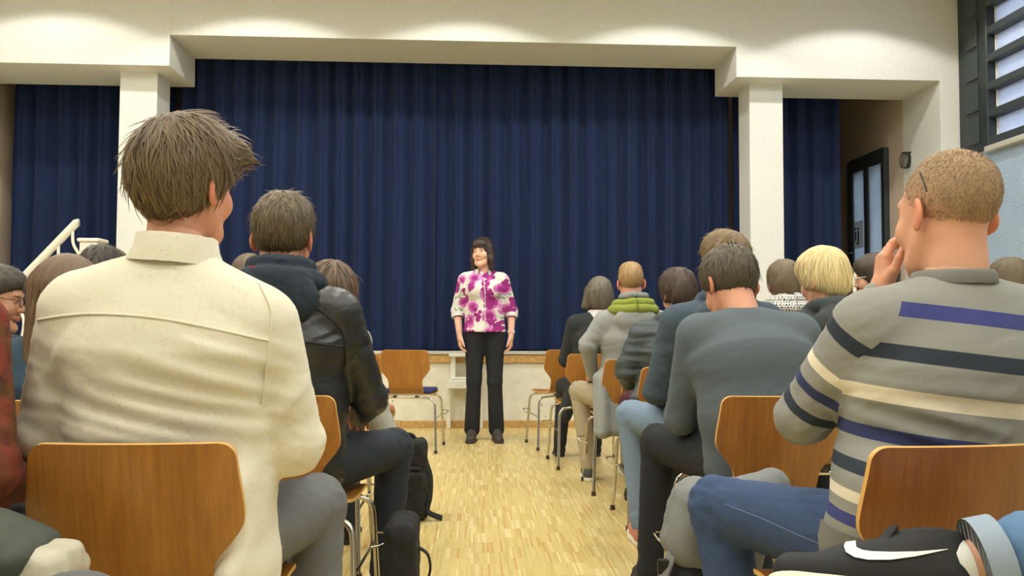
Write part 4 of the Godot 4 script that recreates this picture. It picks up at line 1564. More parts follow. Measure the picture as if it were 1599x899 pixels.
# ---------------------------------------------------------------- hair
func hair(P: Node3D, hT: Transform3D, H: Dictionary):
	var rg := RandomNumberGenerator.new()
	rg.seed = int(absf(hT.origin.x * 1000.0)) + int(P.position.x * 777.0) + H.get("seed", 1)
	var style: String = H.style
	var bottom := -0.40 if style in ["long", "wavy"] else -0.16
	var F := Field.new(Vector3(-0.17, bottom - 0.03, -0.19), Vector3(0.17, 0.22, 0.20), H.get("cell", 0.0055))
	F.mar = 0.035
	var th: float = H.get("thick", 0.012)
	var face_cut := true
	F.ell(Vector3(0, 0.046, 0.016), Vector3(0.0745 + th, 0.087 + th * 1.25, 0.096 + th), 0.01)
	match style:
		"short":
			F.ell(Vector3(0, 0.085, -0.02), Vector3(0.070, 0.052 + th, 0.085), 0.03)
			F.plane(Vector3(0, -0.83, -0.56), -0.004 + H.get("low", 0.0), 0.012)
		"quiff":
			F.ell(Vector3(0, 0.085, -0.01), Vector3(0.078, 0.066, 0.100), 0.03)
			F.ell(Vector3(0.0, 0.02, 0.062), Vector3(0.068, 0.085, 0.062), 0.03)
			F.ell(Vector3(0.01, 0.095, -0.088), Vector3(0.058, 0.034, 0.048), 0.03)
			F.cap(Vector3(0.02, 0.10, -0.10), Vector3(0.055, 0.075, -0.142), 0.028, 0.012, 0.02)
			F.cap(Vector3(-0.02, 0.11, -0.10), Vector3(-0.01, 0.095, -0.150), 0.026, 0.012, 0.02)
			F.plane(Vector3(0, -0.80, -0.60), 0.018, 0.012)
			F.ell(Vector3(0, -0.01, -0.135), Vector3(0.08, 0.075, 0.075), 0.01, Basis.IDENTITY, true)
		"buzz":
			F.plane(Vector3(0, -0.80, -0.60), 0.012, 0.008)
			F.ell(Vector3(0, -0.02, -0.13), Vector3(0.075, 0.10, 0.08), 0.01, Basis.IDENTITY, true)
		"crop":
			F.ell(Vector3(0.004, 0.098, -0.015), Vector3(0.070, 0.050, 0.088), 0.018)
			F.plane(Vector3(0, -0.80, -0.60), 0.016, 0.008)
		"mop":
			F.ell(Vector3(0, 0.075, -0.005), Vector3(0.086, 0.072, 0.108), 0.03)
			F.ell(Vector3(0, -0.005, 0.060), Vector3(0.076, 0.078, 0.060), 0.03)
			for s in [-1.0, 1.0]: F.ell(Vector3(s * 0.066, 0.020, 0.010), Vector3(0.026, 0.055, 0.055), 0.02)
			F.plane(Vector3(0, -0.88, -0.47), 0.034, 0.012)
			F.ell(Vector3(0, -0.02, -0.14), Vector3(0.078, 0.085, 0.078), 0.01, Basis.IDENTITY, true)
		"bob":
			F.ell(Vector3(0, -0.01, 0.050), Vector3(0.094, 0.100, 0.070), 0.03)
			for s in [-1.0, 1.0]: F.cap(Vector3(s * 0.072, 0.04, -0.005), Vector3(s * 0.088, -0.075, -0.010), 0.030, 0.034, 0.03)
			F.plane(Vector3(0, -1, 0), 0.100, 0.025)
			F.ell(Vector3(0, -0.04, -0.125), Vector3(0.060, 0.105, 0.080), 0.012, Basis.IDENTITY, true)
		"fringe":
			F.ell(Vector3(0, -0.03, 0.045), Vector3(0.088, 0.110, 0.062), 0.03)
			for s in [-1.0, 1.0]:
				F.cap(Vector3(s * 0.070, 0.05, -0.015), Vector3(s * 0.082, -0.05, -0.010), 0.026, 0.028, 0.03)
				F.cap(Vector3(s * 0.082, -0.05, -0.010), Vector3(s * 0.084, -0.145, 0.004), 0.028, 0.024, 0.02)
			F.ell(Vector3(0, 0.075, -0.065), Vector3(0.064, 0.046, 0.048), 0.02)
			F.plane(Vector3(0, -1, 0), 0.152, 0.02)
			F.ell(Vector3(0, -0.050, -0.115), Vector3(0.060, 0.094, 0.070), 0.010, Basis.IDENTITY, true)
		"long", "wavy":
			var ln: float = H.get("len", 0.30)
			F.cap(Vector3(0, 0.02, 0.055), Vector3(0, -ln * 0.8, 0.085), 0.078, 0.050, 0.04, Vector3(1, 0, 0), 1.25)
			for s in [-1.0, 1.0]:
				F.cap(Vector3(s * 0.070, 0.05, -0.005), Vector3(s * 0.088, -0.06, 0.010), 0.028, 0.032, 0.03)
				F.cap(Vector3(s * 0.088, -0.06, 0.010), Vector3(s * 0.095, -ln, 0.045), 0.034, 0.022, 0.03)
			F.ell(Vector3(0, -0.04, -0.125), Vector3(0.060, 0.105, 0.080), 0.012, Basis.IDENTITY, true)
	var m := F.mesh()
	# strand relief in the shell itself
	var v: PackedVector3Array = m.v
	var n: PackedVector3Array = m.n
	var cols := PackedColorArray()
	var col: Color = H.col
	var vary: float = H.get("vary", 0.25)
	var rel: float = H.get("relief", 0.003)
	for k in v.size():
		var p := v[k]
		var an := atan2(p.x, p.z - 0.02)
		var r1 := nz.get_noise_3d(an * 9.0, p.y * 6.0, rg.seed % 50)
		v[k] = p + n[k] * rel * r1
		var w := 1.0 + vary * 0.6 * r1 + vary * 0.5 * nz.get_noise_3d(p.x * 60.0, p.y * 14.0, p.z * 60.0)
		var cc := Color(col.r * w, col.g * w, col.b * w)
		if H.has("skin"):
			# clipped hair thins out towards the hairline, with the grain of single hairs
			var ed = p.dot(Vector3(0, 0.80, 0.60)) + H.get("edge", 0.014)
			var gr := 0.5 + 0.5 * nz.get_noise_3d(p.x * 260.0, p.y * 260.0, p.z * 260.0)
			cc = (H.skin as Color).lerp(cc, clampf(smoothstep(-0.004, H.get("fade", 0.05), ed) * 0.85 + (gr - 0.5) * 0.35, 0.0, 1.0))
		cols.append(cc)
	m.v = v
	m.c = cols
	m.uv = PackedVector2Array()
	renorm(m)
	var cnt: int = H.get("locks", 500)
	if cnt > 0 and v.size() > 0:
		join(m, strands(F, v, n, cnt, H, rg))
	var mat: Material = M.fuzz if style in ["buzz"] else M.hair
	put("hair", to_mesh(moved(m, hT)), H.get("mat", mat), P)

func strands(F: Field, v: PackedVector3Array, n: PackedVector3Array, cnt: int, H: Dictionary, rg: RandomNumberGenerator) -> Dictionary:
	var a := arrays()
	var av := PackedVector3Array()
	var an := PackedVector3Array()
	var ac := PackedColorArray()
	var ai := PackedInt32Array()
	var crown: Vector3 = H.get("crown", Vector3(0.012, 0.135, 0.055))
	var sweep: Vector3 = H.get("sweep", Vector3(0, -0.02, -0.02))
	var down: float = H.get("down", 0.4)
	var L: float = H.get("len_lock", 0.035)
	var W: float = H.get("wid", 0.0022)
	var lift: float = H.get("lift", 0.004)
	var col: Color = H.col
	var tip: Color = H.get("tip", col)
	var vary: float = H.get("vary", 0.25)
	var kink: float = H.get("kink", 0.15)
	var wild: float = H.get("wild", 0.04)
	var steps := 5
	for k in cnt:
		var id := rg.randi_range(0, v.size() - 1)
		var p := v[id]
		var nn := n[id]
		var ln := L * rg.randf_range(0.6, 1.25)
		var fw := (p - crown).normalized() * 0.7 + Vector3(0, -down, 0) + sweep * 10.0
		if H.has("flow"): fw = H.flow.call(p)
		var w0 := W * rg.randf_range(0.6, 1.3)
		var tone := 1.0 + rg.randf_range(-vary, vary)
		var lf := lift * rg.randf_range(0.2, 1.4)
		if rg.randf() < wild:
			lf *= 2.6
			ln *= 1.25
		var jig := Vector3(rg.randf_range(-1, 1), rg.randf_range(-1, 1), rg.randf_range(-1, 1)) * kink
		p -= nn * 0.0025
		var o := av.size()
		for st in steps + 1:
			var t := float(st) / steps
			var dir := fw + jig
			dir = (dir - nn * dir.dot(nn) * (1.0 - t * 0.3)).normalized()
			var side := dir.cross(nn).normalized()
			var w := w0 * (1.0 - t * t) + 0.0003
			av.append(p - side * w)
			av.append(p + nn * w * 0.9)
			av.append(p + side * w)
			an.append((nn - side * 0.6).normalized())
			an.append(nn)
			an.append((nn + side * 0.6).normalized())
			var cc := col.lerp(tip, t) if H.has("tip") else col
			var c := Color(cc.r * tone, cc.g * tone, cc.b * tone)
			for q in 3: ac.append(c)
			if st < steps:
				p += dir * ln / steps
				var e := F.val(p)
				if e < 0.03:
					var g := F.grad(p)
					if g.length() > 0.5:
						nn = nn.lerp(g, 0.6).normalized()
						p += g * (lf * (t + 0.2) - e - 0.002)
				var i0 := o + st * 3
				ai.append_array([i0, i0 + 1, i0 + 3, i0 + 1, i0 + 4, i0 + 3, i0 + 1, i0 + 2, i0 + 4, i0 + 2, i0 + 5, i0 + 4])
	a.v = av
	a.n = an
	a.c = ac
	a.i = ai
	a.uv = PackedVector2Array()
	return orient(a)

# a thin seam or line laid on a garment: points are found by going from each start along a direction
func seam(P: Dictionary, fld: Field, starts: Array, dir: Vector3, r: float, mat: Material, called := "seam", per := 8, rid := []):
	var pts := PackedVector3Array()
	for q in smooth(starts, per):
		var p := fld.hit(q, dir, 1.2)
		if p.distance_to(q) < 1.15: pts.append(p - dir * ridge_at(Vector2(p.x, p.y), rid))
	if pts.size() > 2: put(called, to_mesh(tube(pts, r, 5)), mat, P.node)

# ---------------------------------------------------------------- the people
func collar(P: Dictionary, mat: Material, rx := 0.070, rz := 0.072, tall := 0.038, fall := 0.05, up := 0.0, called := "collar", open := 2.75, tilt := 0.0):
	var bas := Basis(P.r, P.u, -P.f) * Basis(Vector3(0, 0, 1), tilt)
	var c: Vector3 = P.neck - P.u * (0.004 - up) + P.f * 0.012
	var prof := [Vector2(-0.002, 0.0), Vector2(-0.004, tall), Vector2(0.002, tall + 0.006), Vector2(0.010, tall + 0.003), Vector2(0.015, tall * 0.45), Vector2(0.018 + fall * 0.18, tall - fall), Vector2(0.014 + fall * 0.18, tall - fall - 0.001), Vector2(0.010, tall * 0.40), Vector2(0.006, tall - 0.004), Vector2(0.002, tall - 0.006), Vector2(0.003, 0.0)]
	put(called, to_mesh(ring_band(c, bas, rx, rz, prof, -open, open, 40, 0.002)), mat, P.node)

func scarf(P: Dictionary, mat: Material, r0: float, up: float, called: String, big := 0.03, loops := 2):
	for q in loops:
		var pts := []
		for k in 25:
			var t := TAU * k / 24.0
			var w: float = nz.get_noise_2d(t * 2.0, q * 5.0 + P.b.x) * 0.012
			pts.append(P.neck + P.u * (up - q * 0.038 + w) + P.r * sin(t) * (r0 + q * 0.022) - P.f * cos(t) * (r0 * 0.95 + q * 0.02) + P.u * (0.012 * cos(t)))
		var a := tube(pts, big + 0.004 * q, 12, 0.85)
		crease(a, 0.008, [], 12.0, 30.0, 0.6, q * 3.0, func(_p): return 0.8)
		put(called, to_mesh(a), mat, P.node)

func build_people():
	var brown := lin(96, 80, 58)
	var shirt_folds := [[0.24, 0.946, 0.10, 0.987, 0.014, 0.0056], [0.22, 0.914, 0.07, 0.962, 0.013, 0.0064], [0.214, 0.858, 0.0, 0.93, 0.016, 0.0088], [0.207, 0.825, -0.04, 0.885, 0.015, 0.0088], [0.153, 0.797, -0.11, 0.862, 0.016, 0.0096],
				[0.08, 0.775, -0.19, 0.838, 0.014, 0.0080], [0.0, 0.772, -0.21, 0.812, 0.011, 0.0064], [-0.15, 0.98, -0.21, 0.90, 0.014, 0.0056], [-0.09, 0.775, -0.19, 0.79, 0.010, 0.0056], [0.20, 0.792, 0.27, 0.88, 0.016, 0.0080], [0.22, 0.70, 0.16, 0.55, 0.018, 0.0080], [0.19, 0.60, 0.13, 0.45, 0.016, 0.0080]]
	# --- man in the cream shirt, nearest left
	var p := person({"label": "man in flecked cream shirt, seated nearest left with tousled brown hair", "near": true, "s": 1.08,
		"hip": [-0.600, 0.545, 1.68], "neck": [-0.605, 1.122, 1.655], "head": [-0.600, 1.272, 1.70], "hrot": [21, 2, 4], "hs": 1.0, "nr": 0.056,
		"sL": [-0.788, 1.018, 1.645], "sR": [-0.424, 0.988, 1.655], "eL": [-0.845, 0.775, 1.66], "wL": [-0.735, 0.685, 1.92],
		"eR": [-0.368, 0.745, 1.70], "wR": [-0.430, 0.70, 1.96],
		"kR": [-0.385, 0.545, 2.03], "aR": [-0.36, 0.09, 1.93], "kL": [-0.76, 0.545, 2.08], "aL": [-0.78, 0.09, 2.0],
		"skin": lin(212, 150, 118),
		"top": {"mat": M.cream, "bulk": 1.07, "width": 1.06, "fold": 0.007, "fx": 4.0, "fy": 8.0, "slope": 0.35, "hem": 0.05, "cell": 0.006,
			"ridges": shirt_folds,
			"extra": [[[-0.46, 0.68, 1.60], [-0.425, 0.43, 1.62], 0.050, 0.040, 0.04, Vector3(0, 0, 1), 1.9], [[-0.44, 0.52, 1.60], [-0.465, 0.36, 1.57], 0.045, 0.026, 0.04, Vector3(0, 0, 1), 2.2]]},
		"pants": {"mat": M.grey_jeans, "name": "jeans", "bulk": 1.02, "fold": 0.010},
		"hair": {"style": "quiff", "thick": 0.017, "col": lin(94, 78, 56), "tip": lin(124, 102, 72), "locks": 5200, "len_lock": 0.050, "wid": 0.0017, "lift": 0.007, "vary": 0.34, "kink": 0.42, "wild": 0.10, "cell": 0.0045, "relief": 0.008,
			"flow": func(q): return ((q - Vector3(-0.02, 0.15, 0.055)).normalized() * 0.6 + Vector3(0.15, -0.45, 0)) if q.z > -0.03 else Vector3(0.35, -0.05, -1.0)}})
	collar(p, M.cream, 0.068, 0.072, 0.040, 0.052, 0.010, "collar", 2.7, -0.07)
	var G: Field = p.G
	var back := Vector3(0, 0, -1)
	seam(p, G, [Vector3(-0.235, 1.000, 0.5), Vector3(-0.12, 1.012, 0.5), Vector3(0.03, 1.002, 0.5), Vector3(0.205, 0.962, 0.5)], back, 0.0030, M.cream, "yoke_seam", 8, shirt_folds)
	seam(p, G, [Vector3(0.175, 1.075, 0.5), Vector3(0.207, 1.02, 0.5), Vector3(0.206, 0.955, 0.5), Vector3(0.198, 0.89, 0.5), Vector3(0.190, 0.84, 0.5)], back, 0.0028, M.cream, "armhole_seam", 8, shirt_folds)
	# --- man in the black leather jacket
	p = person({"label": "man in black leather jacket with navy hood, seated in the second left row", "near": true, "s": 1.04,
		"hip": [-0.575, 0.545, 2.59], "neck": [-0.600, 1.115, 2.55], "head": [-0.604, 1.254, 2.59], "hrot": [2, -3, 0], "hs": 1.06,
		"sL": [-0.775, 1.035, 2.55], "sR": [-0.415, 1.025, 2.55], "eR": [-0.335, 0.745, 2.66], "wR": [-0.40, 0.66, 2.90],
		"kR": [-0.285, 0.535, 3.0], "aR": [-0.31, 0.09, 2.93],
		"skin": lin(206, 146, 116),
		"top": {"mat": M.leather, "name": "jacket", "bulk": 1.06, "fold": 0.010, "fx": 5.0, "fy": 12.0, "slope": -0.35, "closed": true},
		"pants": {"mat": M.dark_jeans, "name": "jeans", "fold": 0.009},
		"hair": {"style": "short", "thick": 0.013, "col": lin(100, 86, 62), "locks": 3600, "len_lock": 0.026, "wid": 0.0015, "lift": 0.006, "vary": 0.38, "kink": 0.5, "wild": 0.12, "low": 0.012, "crown": Vector3(0.0, 0.15, 0.03)}})
	var hf := Field.new(p.neck - Vector3(0.25, 0.25, 0.15), p.neck + Vector3(0.25, 0.16, 0.28), 0.007)
	for k in 15:
		var t := lerpf(-2.5, 2.5, k / 14.0)
		var t2 := lerpf(-2.5, 2.5, (k + 1) / 14.0)
		if k < 14:
			for q in [[0.084, 0.052, 0.024], [0.110, 0.005, 0.032]]:
				hf.cap(p.neck + Vector3(sin(t) * q[0], q[1] + 0.012 * cos(t), 0.005 + cos(t) * q[0]), p.neck + Vector3(sin(t2) * q[0], q[1] + 0.012 * cos(t2), 0.005 + cos(t2) * q[0]), q[2], q[2], 0.012)
	hf.ell(p.neck + Vector3(0.01, -0.045, 0.11), Vector3(0.13, 0.085, 0.045), 0.03)
	var hm := hf.mesh()
	crease(hm, 0.007, [], 7.0, 16.0, 0.2, 4.0, func(_q): return 0.8)
	put("hood", to_mesh(hm), M.navy_fleece, p.node)
	seam(p, G_of(p), [Vector3(-0.2, 0.93, 0.5), Vector3(0.0, 0.945, 0.5), Vector3(0.19, 0.92, 0.5)], Vector3(0, 0, -1), 0.0032, M.seam_dark, "back_seam")
	seam(p, G_of(p), [Vector3(0.06, 1.06, 0.5), Vector3(0.13, 1.02, 0.5), Vector3(0.178, 0.96, 0.5), Vector3(0.182, 0.86, 0.5)], Vector3(0, 0, -1), 0.0032, M.seam_dark, "armhole_seam")
	var rl := box(p.neck + Vector3(-0.052, 0.045, 0.122), Vector3(0.030, 0.008, 0.004), 0.001)
	put("stitched_mark", rl, M.red_logo, p.node)
	# --- curly-haired person beyond him
	p = person({"label": "person with long wavy brown hair and fluffy pale cardigan beyond the leather jacket", "s": 0.95,
		"hip": [-0.68, 0.53, 3.37], "neck": [-0.645, 0.985, 3.35], "head": [-0.59, 1.112, 3.38], "hrot": [8, -4, 8], "eR": [-0.47, 0.70, 3.42], "wR": [-0.40, 0.62, 3.64],
		"top": {"mat": M.fluff, "name": "cardigan", "bulk": 1.03, "closed": true, "extra": [[[-0.42, 0.62, 3.50], [-0.355, 0.47, 3.56], 0.06, 0.05, 0.03, Vector3(0, 0, 1), 1.5]]},
		"pants": {"mat": M.dark_jeans, "name": "jeans"},
		"hair": {"style": "wavy", "thick": 0.014, "len": 0.33, "col": lin(86, 66, 48), "tip": lin(120, 92, 64), "locks": 2600, "len_lock": 0.11, "wid": 0.0028, "lift": 0.016, "kink": 0.7, "down": 1.3, "vary": 0.3}})
	# --- hidden head further on
	person({"label": "brown-haired person showing only behind the leather jacket's left side", "s": 0.98,
		"hip": [-1.14, 0.53, 4.12], "neck": [-1.14, 1.06, 4.1], "head": [-1.135, 1.195, 4.13],
		"top": {"mat": M.charcoal}, "pants": {"mat": M.dark_jeans},
		"hair": {"style": "short", "thick": 0.014, "col": brown, "locks": 500}})
	# --- long-haired girl in blue
	p = person({"label": "girl with long straight brown hair in blue top beside the cream shirt", "s": 0.94,
		"hip": [-1.18, 0.53, 2.45], "neck": [-1.195, 0.945, 2.43], "head": [-1.205, 1.068, 2.46], "hrot": [12, -4, 3], "hs": 0.88,
		"top": {"mat": M.teal, "name": "pullover", "closed": true}, "pants": {"mat": M.dark_jeans, "name": "jeans"},
		"hair": {"style": "long", "thick": 0.013, "len": 0.28, "col": lin(100, 76, 52), "locks": 2600, "len_lock": 0.12, "wid": 0.0022, "lift": 0.004, "kink": 0.06, "down": 1.8, "vary": 0.22}})
	# --- man with glasses, far left, in profile
	p = person({"label": "man in profile with glasses and dark jacket at the left edge", "s": 1.0,
		"hip": [-1.93, 0.53, 3.22], "neck": [-1.885, 0.940, 3.20], "head": [-1.850, 1.072, 3.20], "hrot": [78, -8, 0], "turn": 20.0,
		"skin": lin(186, 136, 106),
		"top": {"mat": M.black_knit, "name": "jacket", "closed": true}, "pants": {"mat": M.black_jeans},
		"hair": {"style": "short", "thick": 0.010, "col": lin(66, 60, 50), "locks": 1600, "len_lock": 0.020, "wid": 0.0016, "low": 0.0}})
	var gl := arrays()
	for s in [-1.0, 1.0]:
		var rim := []
		for k in 17: rim.append(Vector3(s * 0.033 + 0.024 * cos(TAU * k / 16.0), 0.010 + 0.018 * sin(TAU * k / 16.0), -0.108))
		join(gl, tube(rim, 0.0018, 6), p.hT)
		join(gl, tube([Vector3(s * 0.057, 0.016, -0.106), Vector3(s * 0.078, 0.018, -0.05), Vector3(s * 0.080, 0.016, 0.01)], 0.0018, 6), p.hT)
	join(gl, tube([Vector3(-0.010, 0.014, -0.110), Vector3(0.010, 0.014, -0.110)], 0.0018, 6), p.hT)
	put("glasses", to_mesh(gl), M.black_plastic, p.node)
	person({"label": "dark-haired person whose crown shows below the white stair rail", "s": 0.98,
		"hip": [-1.80, 0.53, 3.97], "neck": [-1.80, 1.08, 3.95], "head": [-1.80, 1.215, 3.98], "hrot": [10, -10, 0],
		"top": {"mat": M.charcoal}, "pants": {"mat": M.black_jeans},
		"hair": {"style": "mop", "thick": 0.018, "col": lin(62, 54, 46), "locks": 1000, "kink": 0.8, "lift": 0.012}})
	person({"label": "brown-haired person farthest back beside the stair newel post", "s": 1.0,
		"hip": [-2.10, 0.53, 4.77], "neck": [-2.10, 1.13, 4.75], "head": [-2.10, 1.27, 4.78],
		"top": {"mat": M.dull_brown}, "pants": {"mat": M.black_jeans},
		"hair": {"style": "short", "thick": 0.014, "col": lin(116, 98, 74), "locks": 600}})
	# --- person in red-brown knit at the left edge
	p = person({"label": "person in mottled red-brown knit cut off by the left edge", "near": true, "s": 1.0,
		"hip": [-1.15, 0.54, 1.64], "neck": [-1.13, 1.06, 1.60], "head": [-1.13, 1.20, 1.63], "sR": [-0.935, 0.985, 1.54], "eR": [-0.855, 0.735, 1.46], "wR": [-0.93, 0.66, 1.72],
		"top": {"mat": M.red_knit, "name": "knit_jumper", "bulk": 1.05, "hem": 0.04, "fold": 0.008,
			"extra": [[[-0.92, 0.72, 1.50], [-0.86, 0.60, 1.50], 0.06, 0.045, 0.03]]}, "pants": {"mat": M.black_jeans, "name": "trousers"},
		"hair": {"style": "short", "thick": 0.014, "col": brown, "locks": 500}})
	# --- person in the first row whose grey knee shows lower left
	person({"label": "person whose grey-trousered knee shows at the lower left", "near": true, "s": 1.02,
		"hip": [-0.86, 0.555, 0.62], "neck": [-0.88, 1.09, 0.56], "head": [-0.88, 1.24, 0.58], "turn": 25.0,
		"kR": [-0.455, 0.640, 0.955], "aR": [-0.66, 0.42, 1.22], "footR": Vector3(-0.4, 0, -1), "kL": [-0.70, 0.54, 1.02], "aL": [-0.68, 0.09, 1.0],
		"wR": [-0.72, 0.72, 0.86], "wL": [-0.86, 0.70, 0.90], "footRT": true,
		"top": {"mat": M.charcoal}, "pants": {"mat": M.grey_jeans_dark, "bulk": 1.0, "fold": 0.003}, "hair": {"style": "short", "col": brown, "locks": 300}})
	# --- person with the crossed leg at the lower right
	crossed_leg()
	# --- standing woman
	standing_woman()
	right_bank()

func G_of(p: Dictionary) -> Field:
	return p.G

func standing_woman():
	var p := person({"label": "standing woman in pink floral blouse and dark trousers facing the audience", "s": 1.0,
		"hip": [0.108, 0.93, 6.82], "neck": [0.092, 1.425, 6.83], "head": [0.085, 1.578, 6.80], "hrot": [205, 3, 3], "hs": 0.98, "turn": 180.0, "nr": 0.047,
		"sL": [0.258, 1.350, 6.83], "sR": [-0.066, 1.350, 6.83], "eL": [0.338, 1.09, 6.86], "wL": [0.330, 0.885, 6.78], "eR": [-0.128, 1.09, 6.86], "wR": [-0.105, 0.885, 6.78],
		"handL": {"dir": Vector3(-0.04, -1, 0.10), "palm": Vector3(-1, 0, -0.2)}, "handR": {"dir": Vector3(0.08, -1, 0.10), "palm": Vector3(1, 0, -0.2)},
		"kL": [0.195, 0.50, 6.80], "aL": [0.212, 0.09, 6.84], "kR": [0.020, 0.50, 6.80], "aR": [0.005, 0.09, 6.84],
		"footL": Vector3(0.12, 0, 1), "footR": Vector3(-0.05, 0, 1), "skin": lin(226, 176, 148), "bust": true,
		"top": {"mat": M.floral, "name": "blouse", "sleeve": 0.14, "bulk": 0.98, "hem": 0.03, "skirt": 0.143, "hemcut": 0.915, "planar": true, "cell": 0.007, "fold": 0.006},
		"pants": {"mat": M.black_jeans, "bulk": 0.97, "cuff": 0.068, "len": 1.0, "cell": 0.008, "fold": 0.005},
		"shoes": {"mat": M.shoe_dark, "sole": M.sole_dark},
		"hair": {"style": "fringe", "thick": 0.016, "col": lin(54, 40, 36), "tip": lin(64, 48, 42), "locks": 1500, "len_lock": 0.07, "wid": 0.0022, "lift": 0.003, "kink": 0.08, "down": 1.4, "vary": 0.2}})
	collar(p, M.white_cotton, 0.062, 0.062, 0.020, 0.045, 0.0, "collar", 2.55)
	for q in [[p.eL, p.wL], [p.eR, p.wR]]:
		var a: Vector3 = q[0].lerp(q[1], 0.08)
		var b: Vector3 = q[0].lerp(q[1], 0.26)
		put("sleeve_cuff", to_mesh(tube([a, a.lerp(b, 0.1), b, b.lerp(a, 0.02)], [0.046, 0.0545, 0.0535, 0.045], 16)), M.white_cotton, p.node)
	var w: Vector3 = p.eL.lerp(p.wL, 0.80)
	put("wristband", to_mesh(tube([w, w + (p.wL - p.eL).normalized() * 0.022], 0.031, 16)), M.bracelet, p.node)
	# button placket
	seam(p, p.G, [Vector3(-0.012, 1.37, 0.4), Vector3(0.0, 1.2, 0.4), Vector3(0.0, 1.0, 0.4), Vector3(0.0, 0.90, 0.4)], Vector3(0, 0, -1), 0.004, M.white_cotton, "placket", 12)
	for k in 6:
		var bt: Vector3 = p.G.hit(Vector3(0, 1.32 - k * 0.075, 0.4), Vector3(0, 0, -1))
		put("button", to_mesh(tube([bt + Vector3(0, 0, -0.002), bt + Vector3(0, 0, 0.006)], 0.006, 10)), M.bracelet, p.node)

func crossed_leg():
	var p := person({"label": "person whose pale jeans leg and black sneaker show at the lower right", "near": true, "s": 1.02,
		"hip": [1.16, 0.55, 0.72], "neck": [1.20, 1.10, 0.66], "head": [1.20, 1.25, 0.68], "turn": -12.0,
		"kL": [1.12, 0.695, 1.15], "aL": [0.735, 0.618, 1.235], "footLT": true, "kR": [1.05, 0.535, 1.17], "aR": [1.05, 0.09, 1.12],
		"wL": [1.06, 0.80, 1.0], "wR": [1.25, 0.70, 1.0],
		"top": {"mat": M.charcoal}, "pants": {"mat": M.sky_jeans, "name": "jeans", "bulk": 1.05, "len": 0.66, "cuff": 0.062, "fold": 0.010},
		"hair": {"style": "short", "col": lin(80, 66, 50), "locks": 300}})
	# rolled hem
	var k0: Vector3 = p.kL.lerp(p.aL, 0.77)
	var k1: Vector3 = p.kL.lerp(p.aL, 0.875)
	var hem := put("rolled_hem", to_mesh(tube([k0, k0.lerp(k1, 0.12), k1, k1.lerp(k0, 0.05)], [0.058, 0.0700, 0.068, 0.052], 24)), M.jeans_hem, p.node)
	hem.set_meta("label", "pale turned-up jeans hem")
	var ax: Vector3 = (p.aL - p.kL).normalized()
	put("sock", to_mesh(tube([p.kL.lerp(p.aL, 0.9), p.aL + ax * 0.03], [0.040, 0.046], 16)), M.white_cotton, p.node)
	# sneaker: toe to the left, sole tipped towards the camera side and down
	var toe := Vector3(-0.985, 0.12, -0.06).normalized()
	var upv := Vector3(-0.03, 0.87, -0.48)
	upv = (upv - toe * upv.dot(toe)).normalized()
	var bs := Basis(upv.cross(-toe).normalized(), upv, -toe)
	var sT := Transform3D(bs.scaled_local(Vector3(1.05, 1.0, 1.12)), p.aL - upv * 0.066 + toe * 0.045)
	var sh := put("sneaker", to_mesh(moved(shoe_base, sT)), M.shoe_black, p.node)
	put("sole", to_mesh(moved(sole_base, sT)), M.sole_white, sh)
	# white hooked stripe on the side that faces the camera
	var fld := Field.new(Vector3(-0.07, -0.01, -0.25), Vector3(0.07, 0.17, 0.10), 0.005)
	fld.cap(Vector3(0, 0.046, 0.040), Vector3(0.004, 0.032, -0.165), 0.037, 0.030, 0.02, Vector3(1, 0, 0), 1.12)
	fld.cap(Vector3(0, 0.060, 0.034), Vector3(0, 0.115, 0.036), 0.040, 0.041, 0.02)
	fld.cap(Vector3(0, 0.085, 0.010), Vector3(0.002, 0.052, -0.085), 0.034, 0.032, 0.03)
	var sgn := 1.0 if (bs * Vector3(1, 0, 0)).z > 0 else -1.0
	var top := [[-0.078, 0.098], [-0.094, 0.086], [-0.104, 0.074], [-0.106, 0.062], [-0.098, 0.054], [-0.080, 0.052], [-0.050, 0.056], [-0.015, 0.066], [0.030, 0.082]]
	var botm := [[-0.078, 0.098], [-0.082, 0.088], [-0.088, 0.078], [-0.090, 0.072], [-0.084, 0.068], [-0.072, 0.067], [-0.046, 0.069], [-0.012, 0.074], [0.030, 0.0825]]
	var la := arrays()
	var lv := PackedVector3Array()
	var li := PackedInt32Array()
	for k in top.size():
		for w in [top[k], botm[k]]:
			var h := fld.hit(Vector3(sgn * 0.09, w[1], w[0]), Vector3(-sgn, 0, 0), 0.2)
			lv.append(h + Vector3(sgn * 0.0022, 0, 0))
		if k > 0:
			var o := k * 2
			li.append_array([o - 2, o, o - 1, o - 1, o, o + 1])
	la.v = lv
	la.i = li
	renorm(la)
	put("side_logo", to_mesh(moved(la, sT)), M.logo_white, sh)
	put("tongue", to_mesh(moved(tube([Vector3(0, 0.085, -0.045), Vector3(0, 0.118, -0.022)], 0.020, 8, 0.3, Vector3(0, 0.6, -1)), sT)), M.shoe_black, sh)

